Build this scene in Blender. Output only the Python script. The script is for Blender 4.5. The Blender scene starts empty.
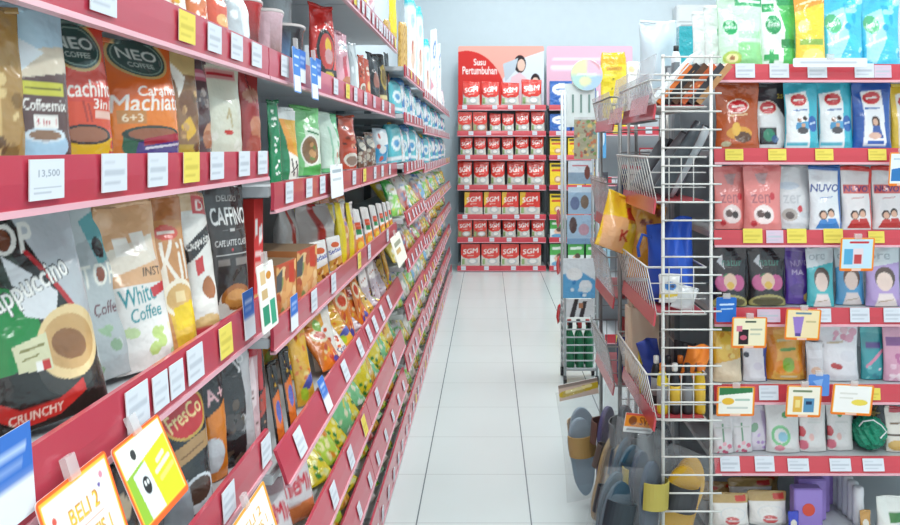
import bpy, bmesh, math, random
import numpy as np
from mathutils import Vector, Matrix
C = bpy.context.scene.collection
PI = math.pi
F, VX, VY, CH = 773.0, 488.0, 147.0, 1.31        # focal length in px, principal point, eye height
def X_at(px, Y): return (px - VX) * Y / F
def Z_at(py, Y): return CH - (py - VY) * Y / F

# ------------------------------------------------------------------ colour
def lin(h):
    v = [int(h[i:i + 2], 16) / 255 for i in (0, 2, 4)]
    return np.array([x / 12.92 if x <= .04045 else ((x + .055) / 1.055) ** 2.4 for x in v])

# ------------------------------------------------------------------ materials (node based)
MATS = {}
def mat(name, color=None, rough=.5, metal=0, spec=.5, bump=0, bscale=20, alpha=1, coat=0, emit=0, trans=0):
    if name in MATS: return MATS[name]
    m = bpy.data.materials.new(name); m.use_nodes = True
    nt = m.node_tree; b = nt.nodes['Principled BSDF']
    if color is None:
        a = nt.nodes.new('ShaderNodeAttribute'); a.attribute_name = 'print'
        nt.links.new(a.outputs['Color'], b.inputs['Base Color'])
    else:
        c = lin(color); 
        n = nt.nodes.new('ShaderNodeTexNoise'); n.inputs['Scale'].default_value = 9
        r = nt.nodes.new('ShaderNodeMixRGB'); r.inputs[1].default_value = (*c, 1); r.inputs[2].default_value = (*(c * .93), 1)
        tc = nt.nodes.new('ShaderNodeTexCoord')
        nt.links.new(tc.outputs['Object'], n.inputs['Vector'])
        nt.links.new(n.outputs['Fac'], r.inputs[0]); nt.links.new(r.outputs[0], b.inputs['Base Color'])
    b.inputs['Roughness'].default_value = rough; b.inputs['Metallic'].default_value = metal
    b.inputs['Specular IOR Level'].default_value = spec
    b.inputs['Alpha'].default_value = alpha
    b.inputs['Coat Weight'].default_value = coat; b.inputs['Coat Roughness'].default_value = .12
    if bump:
        tc = nt.nodes.new('ShaderNodeTexCoord'); n = nt.nodes.new('ShaderNodeTexNoise'); n.inputs['Scale'].default_value = bscale
        n.inputs['Detail'].default_value = 3
        k = nt.nodes.new('ShaderNodeBump'); k.inputs['Strength'].default_value = bump; k.inputs['Distance'].default_value = .01
        nt.links.new(tc.outputs['Object'], n.inputs['Vector']); nt.links.new(n.outputs['Fac'], k.inputs['Height'])
        nt.links.new(k.outputs['Normal'], b.inputs['Normal'])
    MATS[name] = m
    return m
FILM = mat('printed_film', None, .2, 0, .65, 1.0, 20, coat=.5)
MATTE = mat('printed_card', None, .5, 0, .4)
PAPER = mat('printed_paper', None, .75, 0, .25)
RAIL = mat('red_rail_plastic', 'bd3a4e', .3, 0, .6, coat=.5)
RAILR = mat('red_rail_plastic_bright', 'c43a47', .32, 0, .55, coat=.4)
RAILEDGE = mat('pink_rail_edge', 'd9a5af', .3)
STEEL = mat('painted_grey_steel', 'a7adb2', .5)
SHELFW = mat('white_shelf_steel', 'c3c8cb', .45)
DARKSTEEL = mat('dark_grey_steel', '6f777d', .5)
WIRE = mat('white_wire', 'd0d0cb', .35, 0, .5)
GREYWIRE = mat('grey_tube', '8f908f', .35, .3)
ACRYL = mat('clear_acrylic', 'dfe3e6', .15, 0, .5, alpha=.38)
CLEAR = mat('clear_plastic_bag', 'd4d9dc', .07, 0, .8, .8, 18, alpha=.12)
HAZE = mat('milky_plastic', 'dbe8ef', .3, 0, .5, .4, 12, alpha=.8)
BLACK = mat('black_plastic', '1c1e22', .4)

# ------------------------------------------------------------------ text bitmaps from the built-in font
_TB = {}
def text_bitmap(s, bold=.02, shear=0.0):
    k = (s, bold, shear)
    if k in _TB: return _TB[k]
    cu = bpy.data.curves.new('t', 'FONT'); cu.body = s; cu.shear = shear; cu.resolution_u = 3
    o = bpy.data.objects.new('t', cu); C.objects.link(o)
    bpy.context.view_layer.update()
    me = o.to_mesh(); me.calc_loop_triangles()
    v = np.array([x.co[:2] for x in me.vertices]); t = np.array([x.vertices[:] for x in me.loop_triangles])
    lo, hi = v.min(0), v.max(0); H = 48; W = max(8, int(H * (hi[0] - lo[0]) / max(hi[1] - lo[1], 1e-6)))
    v = (v - lo) / (hi - lo) * [W - 1, H - 1]
    B = np.zeros((H, W))
    for a, b, c in t:
        p = v[[a, b, c]]; x0, y0 = np.floor(p.min(0)).astype(int); x1, y1 = np.ceil(p.max(0)).astype(int)
        gx, gy = np.meshgrid(np.arange(x0, x1 + 1), np.arange(y0, y1 + 1))
        d = (p[1][0] - p[0][0]) * (p[2][1] - p[0][1]) - (p[2][0] - p[0][0]) * (p[1][1] - p[0][1])
        if abs(d) < 1e-9: continue
        l1 = ((gx - p[0][0]) * (p[2][1] - p[0][1]) - (p[2][0] - p[0][0]) * (gy - p[0][1])) / d
        l2 = ((p[1][0] - p[0][0]) * (gy - p[0][1]) - (gx - p[0][0]) * (p[1][1] - p[0][1])) / d
        ok = (l1 >= -.03) & (l2 >= -.03) & (l1 + l2 <= 1.03)
        gx, gy = gx[ok].clip(0, W - 1), gy[ok].clip(0, H - 1); B[gy, gx] = 1
    o.to_mesh_clear(); bpy.data.objects.remove(o); bpy.data.curves.remove(cu)
    for _ in range(int(round(bold * 40))):                            # heavier strokes
        E = B.copy(); E[1:] += B[:-1]; E[:, 1:] += B[:, :-1]; B = np.minimum(E, 1)
    _TB[k] = B[::-1]
    return _TB[k]

# ------------------------------------------------------------------ print designs: a small raster, sampled at the vertices
def canvas(asp, ops, w=96):
    """asp = height / width; u to the right, v downwards, both 0..1"""
    w = int(w); h = max(6, int(w * asp))
    U, V = np.meshgrid((np.arange(w) + .5) / w, (np.arange(h) + .5) / h)
    A = np.ones((h, w, 3))
    def put(m, c):
        m = np.clip(m, 0, 1)[..., None]; A[:] = A * (1 - m) + lin(c) * m
    for op in ops:
        k = op[0]
        if k == 'B': A[:] = lin(op[1])
        elif k == 'R': put((U >= op[1]) & (U <= op[3]) & (V >= op[2]) & (V <= op[4]), op[5])
        elif k in 'EO':
            rot = op[-1] if isinstance(op[-1], (int, float)) else 0
            dx, dy = U - op[1], (V - op[2]) * asp; cr, sr = math.cos(rot), math.sin(rot)
            x, y = dx * cr + dy * sr, -dx * sr + dy * cr
            d = (x / op[3]) ** 2 + (y / (op[4] * asp)) ** 2
            if k == 'E': put(d <= 1, op[5])
            else: put((d <= 1) & (d >= (1 - op[5]) ** 2), op[6])
        elif k == 'P':
            pts = op[1]; ins = np.zeros(U.shape, bool)
            for i in range(len(pts)):
                (xa, ya), (xb, yb) = pts[i], pts[i - 1]
                if ya == yb: continue
                ins ^= ((ya > V) != (yb > V)) & (U < (xb - xa) * (V - ya) / (yb - ya) + xa)
            put(ins, op[2])
        elif k == 'L':
            x0, y0, x1, y1, wd = op[1:6]
            ax, ay, bx, by = x0, y0 * asp, x1, y1 * asp; px, py = U, V * asp
            L2 = (bx - ax) ** 2 + (by - ay) ** 2 + 1e-9
            t = (((px - ax) * (bx - ax) + (py - ay) * (by - ay)) / L2).clip(0, 1)
            put(np.hypot(px - ax - t * (bx - ax), py - ay - t * (by - ay)) < wd / 2, op[6])
        elif k == 'T':
            s, cx, cy, tw, th, c = op[1:7]; rot = op[7] if len(op) > 7 else 0
            bold = op[8] if len(op) > 8 else .02; sh = op[9] if len(op) > 9 else 0
            Bm = text_bitmap(s, bold, sh); bh, bw = Bm.shape
            n = 3; acc = np.zeros(U.shape)
            for i in range(n):
                for j in range(n):
                    dx = U + ((i + .5) / n - .5) / w - cx; dy = (V + ((j + .5) / n - .5) / h - cy) * asp
                    x = dx * math.cos(rot) - dy * math.sin(rot); y = dx * math.sin(rot) + dy * math.cos(rot)
                    a = (x / tw + .5) * bw; b = (y / (th * asp) + .5) * bh
                    ok = (a >= 0) & (a < bw) & (b >= 0) & (b < bh)
                    acc += np.where(ok, Bm[b.astype(int).clip(0, bh - 1), a.astype(int).clip(0, bw - 1)], 0)
            put(acc / (n * n), c)
        elif k == 'N':
            n, x0, y0, x1, y1, sz, cols, seed = op[1:9]; r = random.Random(seed)
            for i in range(n):
                cx, cy = r.uniform(x0, x1), r.uniform(y0, y1); s1 = sz * r.uniform(.5, 1.3); s2 = sz * r.uniform(.4, 1.1)
                rt = r.uniform(0, 3); dx, dy = U - cx, (V - cy) * asp
                x, y = dx * math.cos(rt) + dy * math.sin(rt), -dx * math.sin(rt) + dy * math.cos(rt)
                put((x / s1) ** 2 + (y / s2) ** 2 < 1, r.choice(cols))
    return A
def sample(A, u, v):
    h, w, _ = A.shape
    x = np.clip(u * w - .5, 0, w - 1.001); y = np.clip(v * h - .5, 0, h - 1.001)
    x0, y0 = x.astype(int), y.astype(int); fx, fy = (x - x0)[..., None], (y - y0)[..., None]
    x1, y1 = np.minimum(x0 + 1, w - 1), np.minimum(y0 + 1, h - 1)
    return (A[y0, x0] * (1 - fx) + A[y0, x1] * fx) * (1 - fy) + (A[y1, x0] * (1 - fx) + A[y1, x1] * fx) * fy

# ------------------------------------------------------------------ mesh builders
def mesh_from(name, verts, faces, cols=None, m=None, smooth=True):
    me = bpy.data.meshes.new(name); me.from_pydata(np.asarray(verts).tolist(), [], faces)
    if cols is not None:
        a = me.color_attributes.new('print', 'FLOAT_COLOR', 'POINT')
        a.data.foreach_set('color', np.concatenate([cols, np.ones((len(cols), 1))], 1).astype(np.float32).ravel())
    if m: me.materials.append(m)
    if smooth: me.polygons.foreach_set('use_smooth', [True] * len(me.polygons))
    me.update()
    return me
def ss(a, b, x):
    t = np.clip((x - a) / (b - a), 0, 1); return t * t * (3 - 2 * t)
def bag_mesh(name, W, H, D, style, A, nf=26, nv=34, seed=0, m=FILM, crumple=1.0):
    """closed soft pack, base centre at the origin, front towards -Y"""
    r = np.random.RandomState(seed); nb = max(6, nf // 3)
    v = np.linspace(0, 1, nv); uf = (1 - np.cos(np.linspace(0, PI, nf))) / 2 * .35 + np.linspace(0, 1, nf) * .65
    ub = np.linspace(1, 0, nb)[1:-1]
    if style == 'gusset':
        b = (.72 + .28 * ss(0, .14, v)) * (1 - .96 * ss(.5, 1, v)); a = 1 - .03 * ss(.0, .3, v) + .03 * ss(.7, 1, v); n = 3.2
    elif style == 'doy':
        b = (.75 + .25 * ss(0, .12, v)) * (1 - ss(.08, 1, v) * .96); a = .97 + .03 * ss(.2, .0, v) - .05 * np.sin(PI * np.clip((v - .1) / .8, 0, 1)) + .03 * v; n = 2.3
    elif style == 'pillow':
        b = np.clip(np.sin(PI * np.clip(v * .96 + .02, 0, 1)), 0, 1) ** .62; a = 1 - .07 * np.sin(PI * v); n = 2.4
    elif style == 'soft':
        b = (.86 + .14 * ss(0, .1, v)) * (1 - .5 * ss(.85, 1, v) ** 2); a = (.96 + .04 * ss(0, .1, v)) * (1 - .1 * ss(.88, 1, v) ** 2); n = 7
    else:
        b = np.ones(nv); a = np.ones(nv); n = 40
    a = a * W / 2; b = b * D / 2
    def bulge(u): return (1 - np.abs(2 * u - 1) ** n) ** (1 / (1.6 if n < 5 else n / 2))
    def ring(u, sgn):
        x = a[:, None] * (2 * u[None] - 1); y = sgn * b[:, None] * bulge(u)[None] - sgn * .0
        z = np.repeat((v * H)[:, None], len(u), 1)
        return x, y, z
    fx, fy, fz = ring(uf, -1); bx, by, bz = ring(ub, 1)
    x = np.concatenate([fx, bx], 1); y = np.concatenate([fy, by], 1); z = np.concatenate([fz, bz], 1)
    if style != 'box':
        s = np.zeros_like(x); q = min(W, H)
        for i in range(7):
            k = r.uniform(2, 9); an = r.uniform(0, PI); ph = r.uniform(0, 6.3)
            s += np.sin((x * math.cos(an) + z * math.sin(an)) / q * k * 1.6 + ph) / (1 + k * .35)
        edge = np.concatenate([bulge(uf), bulge(ub)])[None]
        y += s * .022 * q * crumple * edge * (.35 + .65 * ss(0, .25, v))[:, None] * (1 - .6 * ss(.9, 1, v))[:, None]
        top = ss(.6, 1, v)[:, None]
        y += top * .02 * H * np.sin(x / W * 7 + r.uniform(0, 6)) * crumple
        z += top * .014 * H * np.sin(x / W * 4 + r.uniform(0, 6)) * crumple
        z = np.where(v[:, None] == 0, 0, z)
    nr = x.shape[1]
    P = np.stack([x.ravel(), y.ravel(), z.ravel()], 1)
    uu = np.concatenate([uf, ub]); cu = np.repeat(uu[None], nv, 0); cv = np.repeat((1 - v)[:, None], nr, 1)
    cols = sample(A, cu, cv).reshape(-1, 3)
    faces = []
    for j in range(nv - 1):
        o = j * nr
        for i in range(nr):
            k = (i + 1) % nr
            faces.append((o + i, o + k, o + nr + k, o + nr + i))
    faces.append(tuple(range(nr))[::-1]); faces.append(tuple((nv - 1) * nr + i for i in range(nr)))
    return mesh_from(name, P, faces, cols, m)
def seal_mesh(W, H, A, m, s=.045, seed=0):
    """crimped fin at the top of a bag"""
    r = random.Random(seed); n = 30; h = s * H; z0 = H * (1 - s * .45); vs, fs, us = [], [], []
    p = r.uniform(0, 6)
    for side in (-1, 1):
        for j in range(3):
            for i in range(n):
                u = i / (n - 1); x = (u - .5) * W * .995
                y = H * .02 * math.sin(u * 7 + p) + side * (.0016 + .0007 * math.sin(i * 2.1)) + j * h * .10
                vs.append((x, y, z0 + h * j / 2 + H * .014 * math.sin(u * 4 + p))); us.append((u, .03 - .01 * j))
    def q(s_, j, i): return (s_ * 3 + j) * n + i
    for s_ in (0, 1):
        for j in range(2):
            for i in range(n - 1):
                f = (q(s_, j, i), q(s_, j, i + 1), q(s_, j + 1, i + 1), q(s_, j + 1, i))
                fs.append(f if s_ == 0 else f[::-1])
    for i in range(n - 1):
        fs.append((q(0, 2, i), q(0, 2, i + 1), q(1, 2, i + 1), q(1, 2, i)))
        fs.append((q(0, 0, i + 1), q(0, 0, i), q(1, 0, i), q(1, 0, i + 1)))
    for i in (0, n - 1):
        for j in range(2):
            fs.append((q(0, j, i), q(0, j + 1, i), q(1, j + 1, i), q(1, j, i)))
    us = np.array(us)
    return mesh_from('seal', vs, fs, sample(A, us[:, 0], us[:, 1]), m)
def box_mesh(name, W, H, D, A, nu=30, nv=30, m=MATTE, side=None, top=None):
    """printed carton: front and back carry the design, sides and top plain or a design of their own"""
    bv = min(W, H, D) * .03; vs, fs, cs = [], [], []
    def grid(o, du, dv, a, b, col):
        base = len(vs)
        for j in range(b):
            for i in range(a):
                u, v = i / (a - 1), j / (b - 1)
                vs.append(tuple(o[k] + du[k] * u + dv[k] * v for k in range(3)))
                cs.append(col(u, 1 - v))
        for j in range(b - 1):
            for i in range(a - 1):
                q = base + j * a + i; fs.append((q, q + 1, q + a + 1, q + a))
    def fr(u, v): return sample(A, np.array([u]), np.array([v]))[0]
    sd = (lambda u, v: lin(side)) if isinstance(side, str) else (lambda u, v: sample(side, np.array([u]), np.array([v]))[0]) if side is not None else (lambda u, v: fr(.5 + (u - .5) * .05, .02 + v * .0))
    tp = (lambda u, v: lin(top)) if top else (lambda u, v: fr(.03, .03))
    w, d = W / 2, D / 2
    grid((-w, -d, 0), (W, 0, 0), (0, 0, H), nu, nv, fr)
    grid((w, d, 0), (-W, 0, 0), (0, 0, H), nu // 2 + 2, nv // 2 + 2, fr)
    grid((w, -d, 0), (0, D, 0), (0, 0, H), 12, 12, sd); grid((-w, d, 0), (0, -D, 0), (0, 0, H), 12, 12, sd)
    grid((-w, -d, H), (W, 0, 0), (0, D, 0), 6, 6, tp); grid((-w, d, 0), (W, 0, 0), (0, -D, 0), 3, 3, tp)
    me = mesh_from(name, vs, fs, np.array(cs), m, smooth=False)
    return me
def panel_mesh(name, W, H, T, A, nu=40, nv=40, m=PAPER, back='e8e8e6', corner=0):
    """a flat printed card with real thickness, lower edge centre at the origin, front to -Y"""
    vs, fs, cs = [], [], []
    for j in range(nv):
        for i in range(nu):
            u, v = i / (nu - 1), j / (nv - 1); x, z = (u - .5) * W, v * H
            if corner:
                cx, cz = max(abs(x) - (W / 2 - corner), 0), max(abs(z - H / 2) - (H / 2 - corner), 0); d = math.hypot(cx, cz)
                if d > corner and cx > 0 and cz > 0:
                    s = corner / d; x = math.copysign(W / 2 - corner + cx * s, x); z = H / 2 + math.copysign(H / 2 - corner + cz * s, z - H / 2)
            vs.append((x, -T / 2, z))
    uv = np.array([[i / (nu - 1), 1 - j / (nv - 1)] for j in range(nv) for i in range(nu)])
    cs = sample(A, uv[:, 0], uv[:, 1])
    for j in range(nv - 1):
        for i in range(nu - 1):
            q = j * nu + i; fs.append((q, q + 1, q + nu + 1, q + nu))
    rim = [i for i in range(nu)] + [j * nu + nu - 1 for j in range(1, nv)] + [(nv - 1) * nu + i for i in range(nu - 2, -1, -1)] + [j * nu for j in range(nv - 2, 0, -1)]
    b0 = len(vs)
    for k in rim: vs.append((vs[k][0], T / 2, vs[k][2]))
    n = len(rim)
    for i in range(n): k = (i + 1) % n; fs.append((rim[k], rim[i], b0 + i, b0 + k))
    fs.append(tuple(b0 + i for i in range(n))[::-1])
    cs = np.concatenate([cs, np.tile(lin(back), (n, 1))])
    return mesh_from(name, vs, fs, cs, m, smooth=False)
def lathe_mesh(name, prof, m, A=None, n=32, v01=None):
    """prof = [(radius, z)]; the design wraps the front half"""
    vs, fs, cs = [], [], []; z0, z1 = v01 or (prof[0][1], prof[-1][1])
    for r, z in prof:
        for i in range(n):
            t = 2 * PI * i / n; vs.append((r * math.sin(t), -r * math.cos(t), z))
            tt = ((t + PI) % (2 * PI)) - PI
            if A is not None: cs.append((.5 + tt / PI, 1 - (z - z0) / (z1 - z0)))
    for j in range(len(prof) - 1):
        for i in range(n):
            k = (i + 1) % n; fs.append((j * n + i, j * n + k, j * n + n + k, j * n + n + i))
    fs.append(tuple(range(n))[::-1]); fs.append(tuple((len(prof) - 1) * n + i for i in range(n)))
    col = None
    if A is not None:
        c = np.array(cs); col = sample(A, c[:, 0] % 1.0, c[:, 1].clip(0, 1))
    return mesh_from(name, vs, fs, col, m)
class MB:
    """collects boxes, tubes and prisms into one mesh"""
    def __init__(s): s.bm = bmesh.new()
    def box(s, x0, y0, z0, x1, y1, z1):
        vv = [s.bm.verts.new(p) for p in ((x0, y0, z0), (x1, y0, z0), (x1, y1, z0), (x0, y1, z0), (x0, y0, z1), (x1, y0, z1), (x1, y1, z1), (x0, y1, z1))]
        for f in ((3, 2, 1, 0), (4, 5, 6, 7), (0, 1, 5, 4), (1, 2, 6, 5), (2, 3, 7, 6), (3, 0, 4, 7)): s.bm.faces.new([vv[i] for i in f])
        return s
    def tube(s, pts, r, n=7):
        pts = [Vector(p) for p in pts]; rings = []
        for i, p in enumerate(pts):
            d = (pts[min(i + 1, len(pts) - 1)] - pts[max(i - 1, 0)]).normalized()
            u = d.orthogonal().normalized(); w = d.cross(u)
            if rings and i:
                u = (lu - d * lu.dot(d)).normalized(); w = d.cross(u)
            lu = u
            rings.append([s.bm.verts.new(p + (u * math.cos(2 * PI * k / n) + w * math.sin(2 * PI * k / n)) * r) for k in range(n)])
        for a, b in zip(rings, rings[1:]):
            for k in range(n): s.bm.faces.new((a[k], a[(k + 1) % n], b[(k + 1) % n], b[k]))
        s.bm.faces.new(rings[0][::-1]); s.bm.faces.new(rings[-1]); return s
    def prism(s, pts, axis, a, b):
        """pts = 2D outline in the two other axes, extruded from a to b along axis (0 = x)"""
        def mk(p, t): return (t, p[0], p[1]) if axis == 0 else ((p[0], t, p[1]) if axis == 1 else (p[0], p[1], t))
        A_ = [s.bm.verts.new(mk(p, a)) for p in pts]; B_ = [s.bm.verts.new(mk(p, b)) for p in pts]; n = len(pts)
        s.bm.faces.new(A_); s.bm.faces.new(B_[::-1])
        for i in range(n): s.bm.faces.new((A_[i], B_[i], B_[(i + 1) % n], A_[(i + 1) % n]))
        return s
    def mesh(s, name, m, bevel=0, smooth=False):
        bmesh.ops.recalc_face_normals(s.bm, faces=s.bm.faces)
        if bevel: bmesh.ops.bevel(s.bm, geom=list(s.bm.edges), offset=bevel, segments=2, affect='EDGES', clamp_overlap=True)
        me = bpy.data.meshes.new(name); s.bm.to_mesh(me); s.bm.free(); me.materials.append(m)
        if smooth: me.polygons.foreach_set('use_smooth', [True] * len(me.polygons))
        return me
def obj(name, me, parent=None, loc=(0, 0, 0), rot=(0, 0, 0)):
    o = bpy.data.objects.new(name, me); C.objects.link(o); o.location = loc; o.rotation_euler = rot
    if parent: o.parent = parent
    return o
def tag(o, label, cat, group=None):
    o['label'] = label; o['category'] = cat
    if group: o['group'] = group
    return o
def thing(name, label, cat, loc=(0, 0, 0), rz=0, group=None):
    o = obj(name, None, None, loc, (0, 0, rz)); return tag(o, label, cat, group)
def struct(name, me, loc=(0, 0, 0)):
    o = obj(name, me, None, loc); o['kind'] = 'structure'; return o

# ------------------------------------------------------------------ products
PRODUCTS = {}
class Prod:
    """one kind of product: built once, copied for every further place"""
    def __init__(s, key, name, cat, desc, style, asp, dep, ops, w=96, nf=26, nv=34, m=FILM, seal=True, side=None, top=None, crumple=1.0):
        s.__dict__.update(key=key, name=name, cat=cat, desc=desc, style=style, asp=asp, dep=dep, ops=ops, w=w, nf=nf, nv=nv, m=m, seal=seal, side=side, top=top, crumple=crumple)
        s.src = None; PRODUCTS[key] = s
    def make(s, W, H, D):
        import zlib
        seed = zlib.crc32(s.key.encode()) % 1000
        if s.src is None:
            A = canvas(H / W, s.ops, s.w); s.dim = (W, H, D)
            if s.style == 'carton':
                r = obj(s.name, box_mesh(s.name, W, H, D, A, s.nf, s.nv, s.m, s.side, s.top))
            elif s.style == 'cup':
                R = W / 2
                r = obj(s.name, lathe_mesh(s.name, [(R * .72, 0), (R * .74, .004), (R * .93, H * .86), (R * .99, H * .9), (R * .99, H * .94)], s.m, A))
                obj('lid', lathe_mesh('lid', [(R * 1.02, H * .93), (R * 1.02, H * .97), (R * .96, H), (R * .3, H * 1.0)], mat('foil_lid', s.side or 'e9e4e2', .3)), r)
            else:
                r = obj(s.name, bag_mesh(s.name, W, H, D, s.style, A, s.nf, s.nv, seed, s.m, s.crumple))
                if s.seal: obj('top_seal', seal_mesh(W * (.98 if s.style == 'gusset' else .93), H, A, s.m, seed=seed), r)
            s.src = r; s.used = False
        if not s.used: s.used = True; r = s.src; sc = (1, 1, 1)
        else:
            r = s.src.copy(); C.objects.link(r)
            for ch in s.src.children:
                c = ch.copy(); C.objects.link(c); c.parent = r
        r.scale = (W / s.dim[0], D / s.dim[1 + 1], H / s.dim[1])
        return r
PLACED = []
ORD = 'zeroth first second third fourth fifth sixth seventh eighth ninth tenth eleventh twelfth thirteenth fourteenth fifteenth sixteenth seventeenth eighteenth nineteenth twentieth'.split()
def put(key, loc, W, H, D, yaw, tilt=0, roll=0, where='', order=0, label=None):
    p = PRODUCTS[key]; r = p.make(W, H, D)
    loc = (loc[0], loc[1], loc[2] + (D * .45 * abs(math.sin(tilt)) if tilt else 0) + (W * .45 * abs(math.sin(roll)) if roll and abs(roll) < .2 else 0))
    r.location = loc; r.rotation_euler = (tilt, roll, yaw)
    r['category'] = p.cat
    PLACED.append((r, p, where, order, label)); return r
def finish_labels(end):
    """a label of its own for every product: look, shelf, and its rank among the same kind there"""
    by = {}
    for r, p, where, order, label in PLACED:
        if label: r['label'] = label; continue
        by.setdefault((p.desc, where), []).append((order, r, p))
    for (desc, where), l in by.items():
        l.sort(key=lambda t: t[0])
        for i, (_, r, p) in enumerate(l):
            if len(l) == 1: r['label'] = f'{desc} on {where}'
            else:
                r['label'] = f'{ORD[i + 1]} {desc} from {end(where)}, {where}'; r['group'] = f'{desc}s on {where}'
                
LAMP, FILL, EXPO = 34, 1.0, .22
# ------------------------------------------------------------------ designs
def snack(c0, c1, c2, c3, seed, logo='f4f2ea', band=None):
    """busy small-pack print: ground, two-colour flashes, a food picture and a logo lozenge"""
    r = random.Random(seed); t = r.uniform(.35, .6)
    o = [('B', c0), ('P', [(0, t), (1, t - .25), (1, 1), (0, 1)], c1), ('N', 22, .05, .5, .95, .98, .1, [c2, c3, c1, logo], seed), ('N', 10, .1, .05, .95, .25, .05, [c3, logo, c2], seed + 50),
         ('E', .5, .3, .4, .14, logo, .2), ('L', .22, .33, .78, .26, .06, c3), ('R', 0, 0, 1, .05, c1)]
    if band: o.append(('R', 0, .82, 1, .9, band))
    return o
def coffee_logo(y): return [('E', .5, y, .40, .2, 'c9a86a'), ('E', .5, y, .36, .178, '2d4a45'), ('O', .5, y, .33, .16, .06, '7f9a8c'), ('T', 'NEO', .5, y - .03, .5, .1, 'd4dcd4', 0, .03), ('T', 'COFFEE', .5, y + .07, .34, .045, 'b9c6bb')]
def cup_art(y, c, rim, brew): return [('E', .5, y + .1, .36, .13, c), ('R', .14, y, .86, y + .1, c), ('E', .5, y, .37, .075, rim), ('E', .5, y, .31, .057, brew), ('O', .92, y + .07, .1, .05, .3, c)]
P = Prod
# coffee bay, third shelf
P('gold', 'coffee_bag', 'coffee', 'gold and brown clear-edged coffee bag', 'gusset', 1.5, .4, [('B', 'b08a4e'), ('R', 0, 0, .3, 1, '5c4226'), ('R', .3, .2, .5, 1, 'd7b777'), ('E', .3, .35, .18, .1, '2c2018'), ('N', 10, 0, .3, 1, 1, .1, ['8a6a3a', 'e0c488', '6a4a28'], 3)], 90, 40, 50)
P('mix', 'coffee_bag', 'coffee', 'brown coffee mix bag with pale blue top', 'gusset', 1.5, .42, [('B', '5d4340'), ('R', 0, 0, 1, .3, 'bcd9e6'), ('P', [(0, .3), (1, .24), (1, .42), (0, .5)], 'd8cbb4'), ('P', [(0, .12), (.6, .3), (.2, .45), (0, .45)], 'e6eef0'), ('R', .2, .5, .85, .59, 'c9c545'), ('L', .25, .55, .8, .54, .03, '6d6a22'), ('T', 'Coffeemix', .54, .65, .66, .075, 'f2efe8'), ('R', .36, .72, .72, .8, 'f2efe8'), ('T', '3 in 1', .54, .76, .3, .05, 'c0303a'), ('E', .52, .92, .36, .1, 'a9cbe0'), ('E', .52, .85, .3, .05, 'cfdce4'), ('E', .52, .85, .24, .035, '8c6a50')], 120, 60, 80)
P('capred', 'coffee_bag', 'coffee', 'red cappuccino coffee bag with round logo', 'gusset', 1.55, .4, [('B', 'd2432e'), ('R', 0, .6, 1, 1, 'd94a26')] + coffee_logo(.17) + [('T', 'Accachino', .47, .5, .96, .13, 'f8f3ea', .06, .03, .2), ('T', '3in1', .76, .61, .32, .075, 'f8f3ea', 0, .03), ('R', .62, .66, .94, .715, 'f0c8b8'), ('L', .45, .6, .5, .74, .03, 'a83020'), ('L', .52, .62, .57, .74, .03, 'a83020')] + cup_art(.84, 'e8b92c', '3a2a24', '9c6244'), 150, 80, 110)
P('caramel', 'coffee_bag', 'coffee', 'orange caramel coffee bag with white script', 'gusset', 1.5, .42, [('B', 'df6a2b'), ('R', 0, .55, 1, 1, 'ea8226')] + coffee_logo(.14) + [('T', 'Caramel', .62, .44, .6, .09, 'faf5ec', .08, .03, .2), ('T', 'Machiato', .5, .55, .94, .15, 'faf5ec', .06, .035, .2), ('R', .1, .63, .4, .74, 'c98a4a'), ('T', '6+3', .25, .69, .22, .07, 'fbe9c8', 0, .03)] + cup_art(.83, '2f6a4e', '203a30', '9a5c3c') + [('P', [(.3, .9), (.92, .84), (.96, .99), (.3, 1)], '4a3c88'), ('P', [(.36, .87), (.94, .8), (.95, .87), (.38, .93)], 'a8283c'), ('L', .42, .95, .88, .91, .025, 'e8e4f0')], 160, 90, 120)
P('clearbr', 'coffee_bag', 'coffee', 'clear pouch of brown sachets', 'gusset', 1.8, .45, [('B', '8d6a48'), ('R', 0, 0, 1, .22, 'cdb27a'), ('P', [(.2, .1), (.6, .25), (.3, .45)], 'f0ece0'), ('E', .6, .5, .3, .13, '7a5338'), ('P', [(.3, .72), (.6, .62), (.8, .76), (.5, .86)], 'e0b23a'), ('R', .1, .9, .9, 1, 'b89a3c'), ('N', 12, 0, .3, 1, 1, .1, ['a67c50', '6a4a30', 'c8a068'], 9)], 90, 40, 54)
P('mocha', 'coffee_bag', 'coffee', 'dark mauve coffee bag with pink heading', 'gusset', 1.9, .35, [('B', '5f4a4c'), ('R', .05, .1, .95, .22, 'c46a7c'), ('L', .15, .16, .85, .16, .05, 'f0d0d4'), ('N', 8, .3, .3, .95, .5, .1, ['b8a49a', '8a746c'], 5), ('E', .8, .8, .3, .14, 'd8a07c'), ('E', .7, .84, .24, .1, 'b87858')], 90, 36, 54)
P('cream', 'coffee_bag', 'coffee', 'cream coffee bag with red lips', 'gusset', 1.9, .35, [('B', 'dfdfcb'), ('R', .1, .05, .9, .17, 'd99a96'), ('L', .15, .11, .85, .11, .05, 'b83038'), ('L', .5, .5, .58, .7, .05, 'c2b48c'), ('L', .5, .5, .44, .6, .05, 'c2b48c'), ('E', .48, .76, .13, .028, 'c8382e'), ('N', 6, .05, .8, .95, .98, .07, ['c4bfa4', 'eae8da'], 6)], 100, 44, 60)
P('wine', 'coffee_bag', 'coffee', 'red-brown coffee bag with tan flame', 'gusset', 2.2, .4, [('B', 'a23f3d'), ('N', 5, .2, .25, .9, .35, .2, ['cda890', 'b8836c'], 4), ('E', .6, .68, .35, .14, 'c98264'), ('E', .5, .9, .4, .12, 'b05244')], 70, 26, 44)
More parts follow.
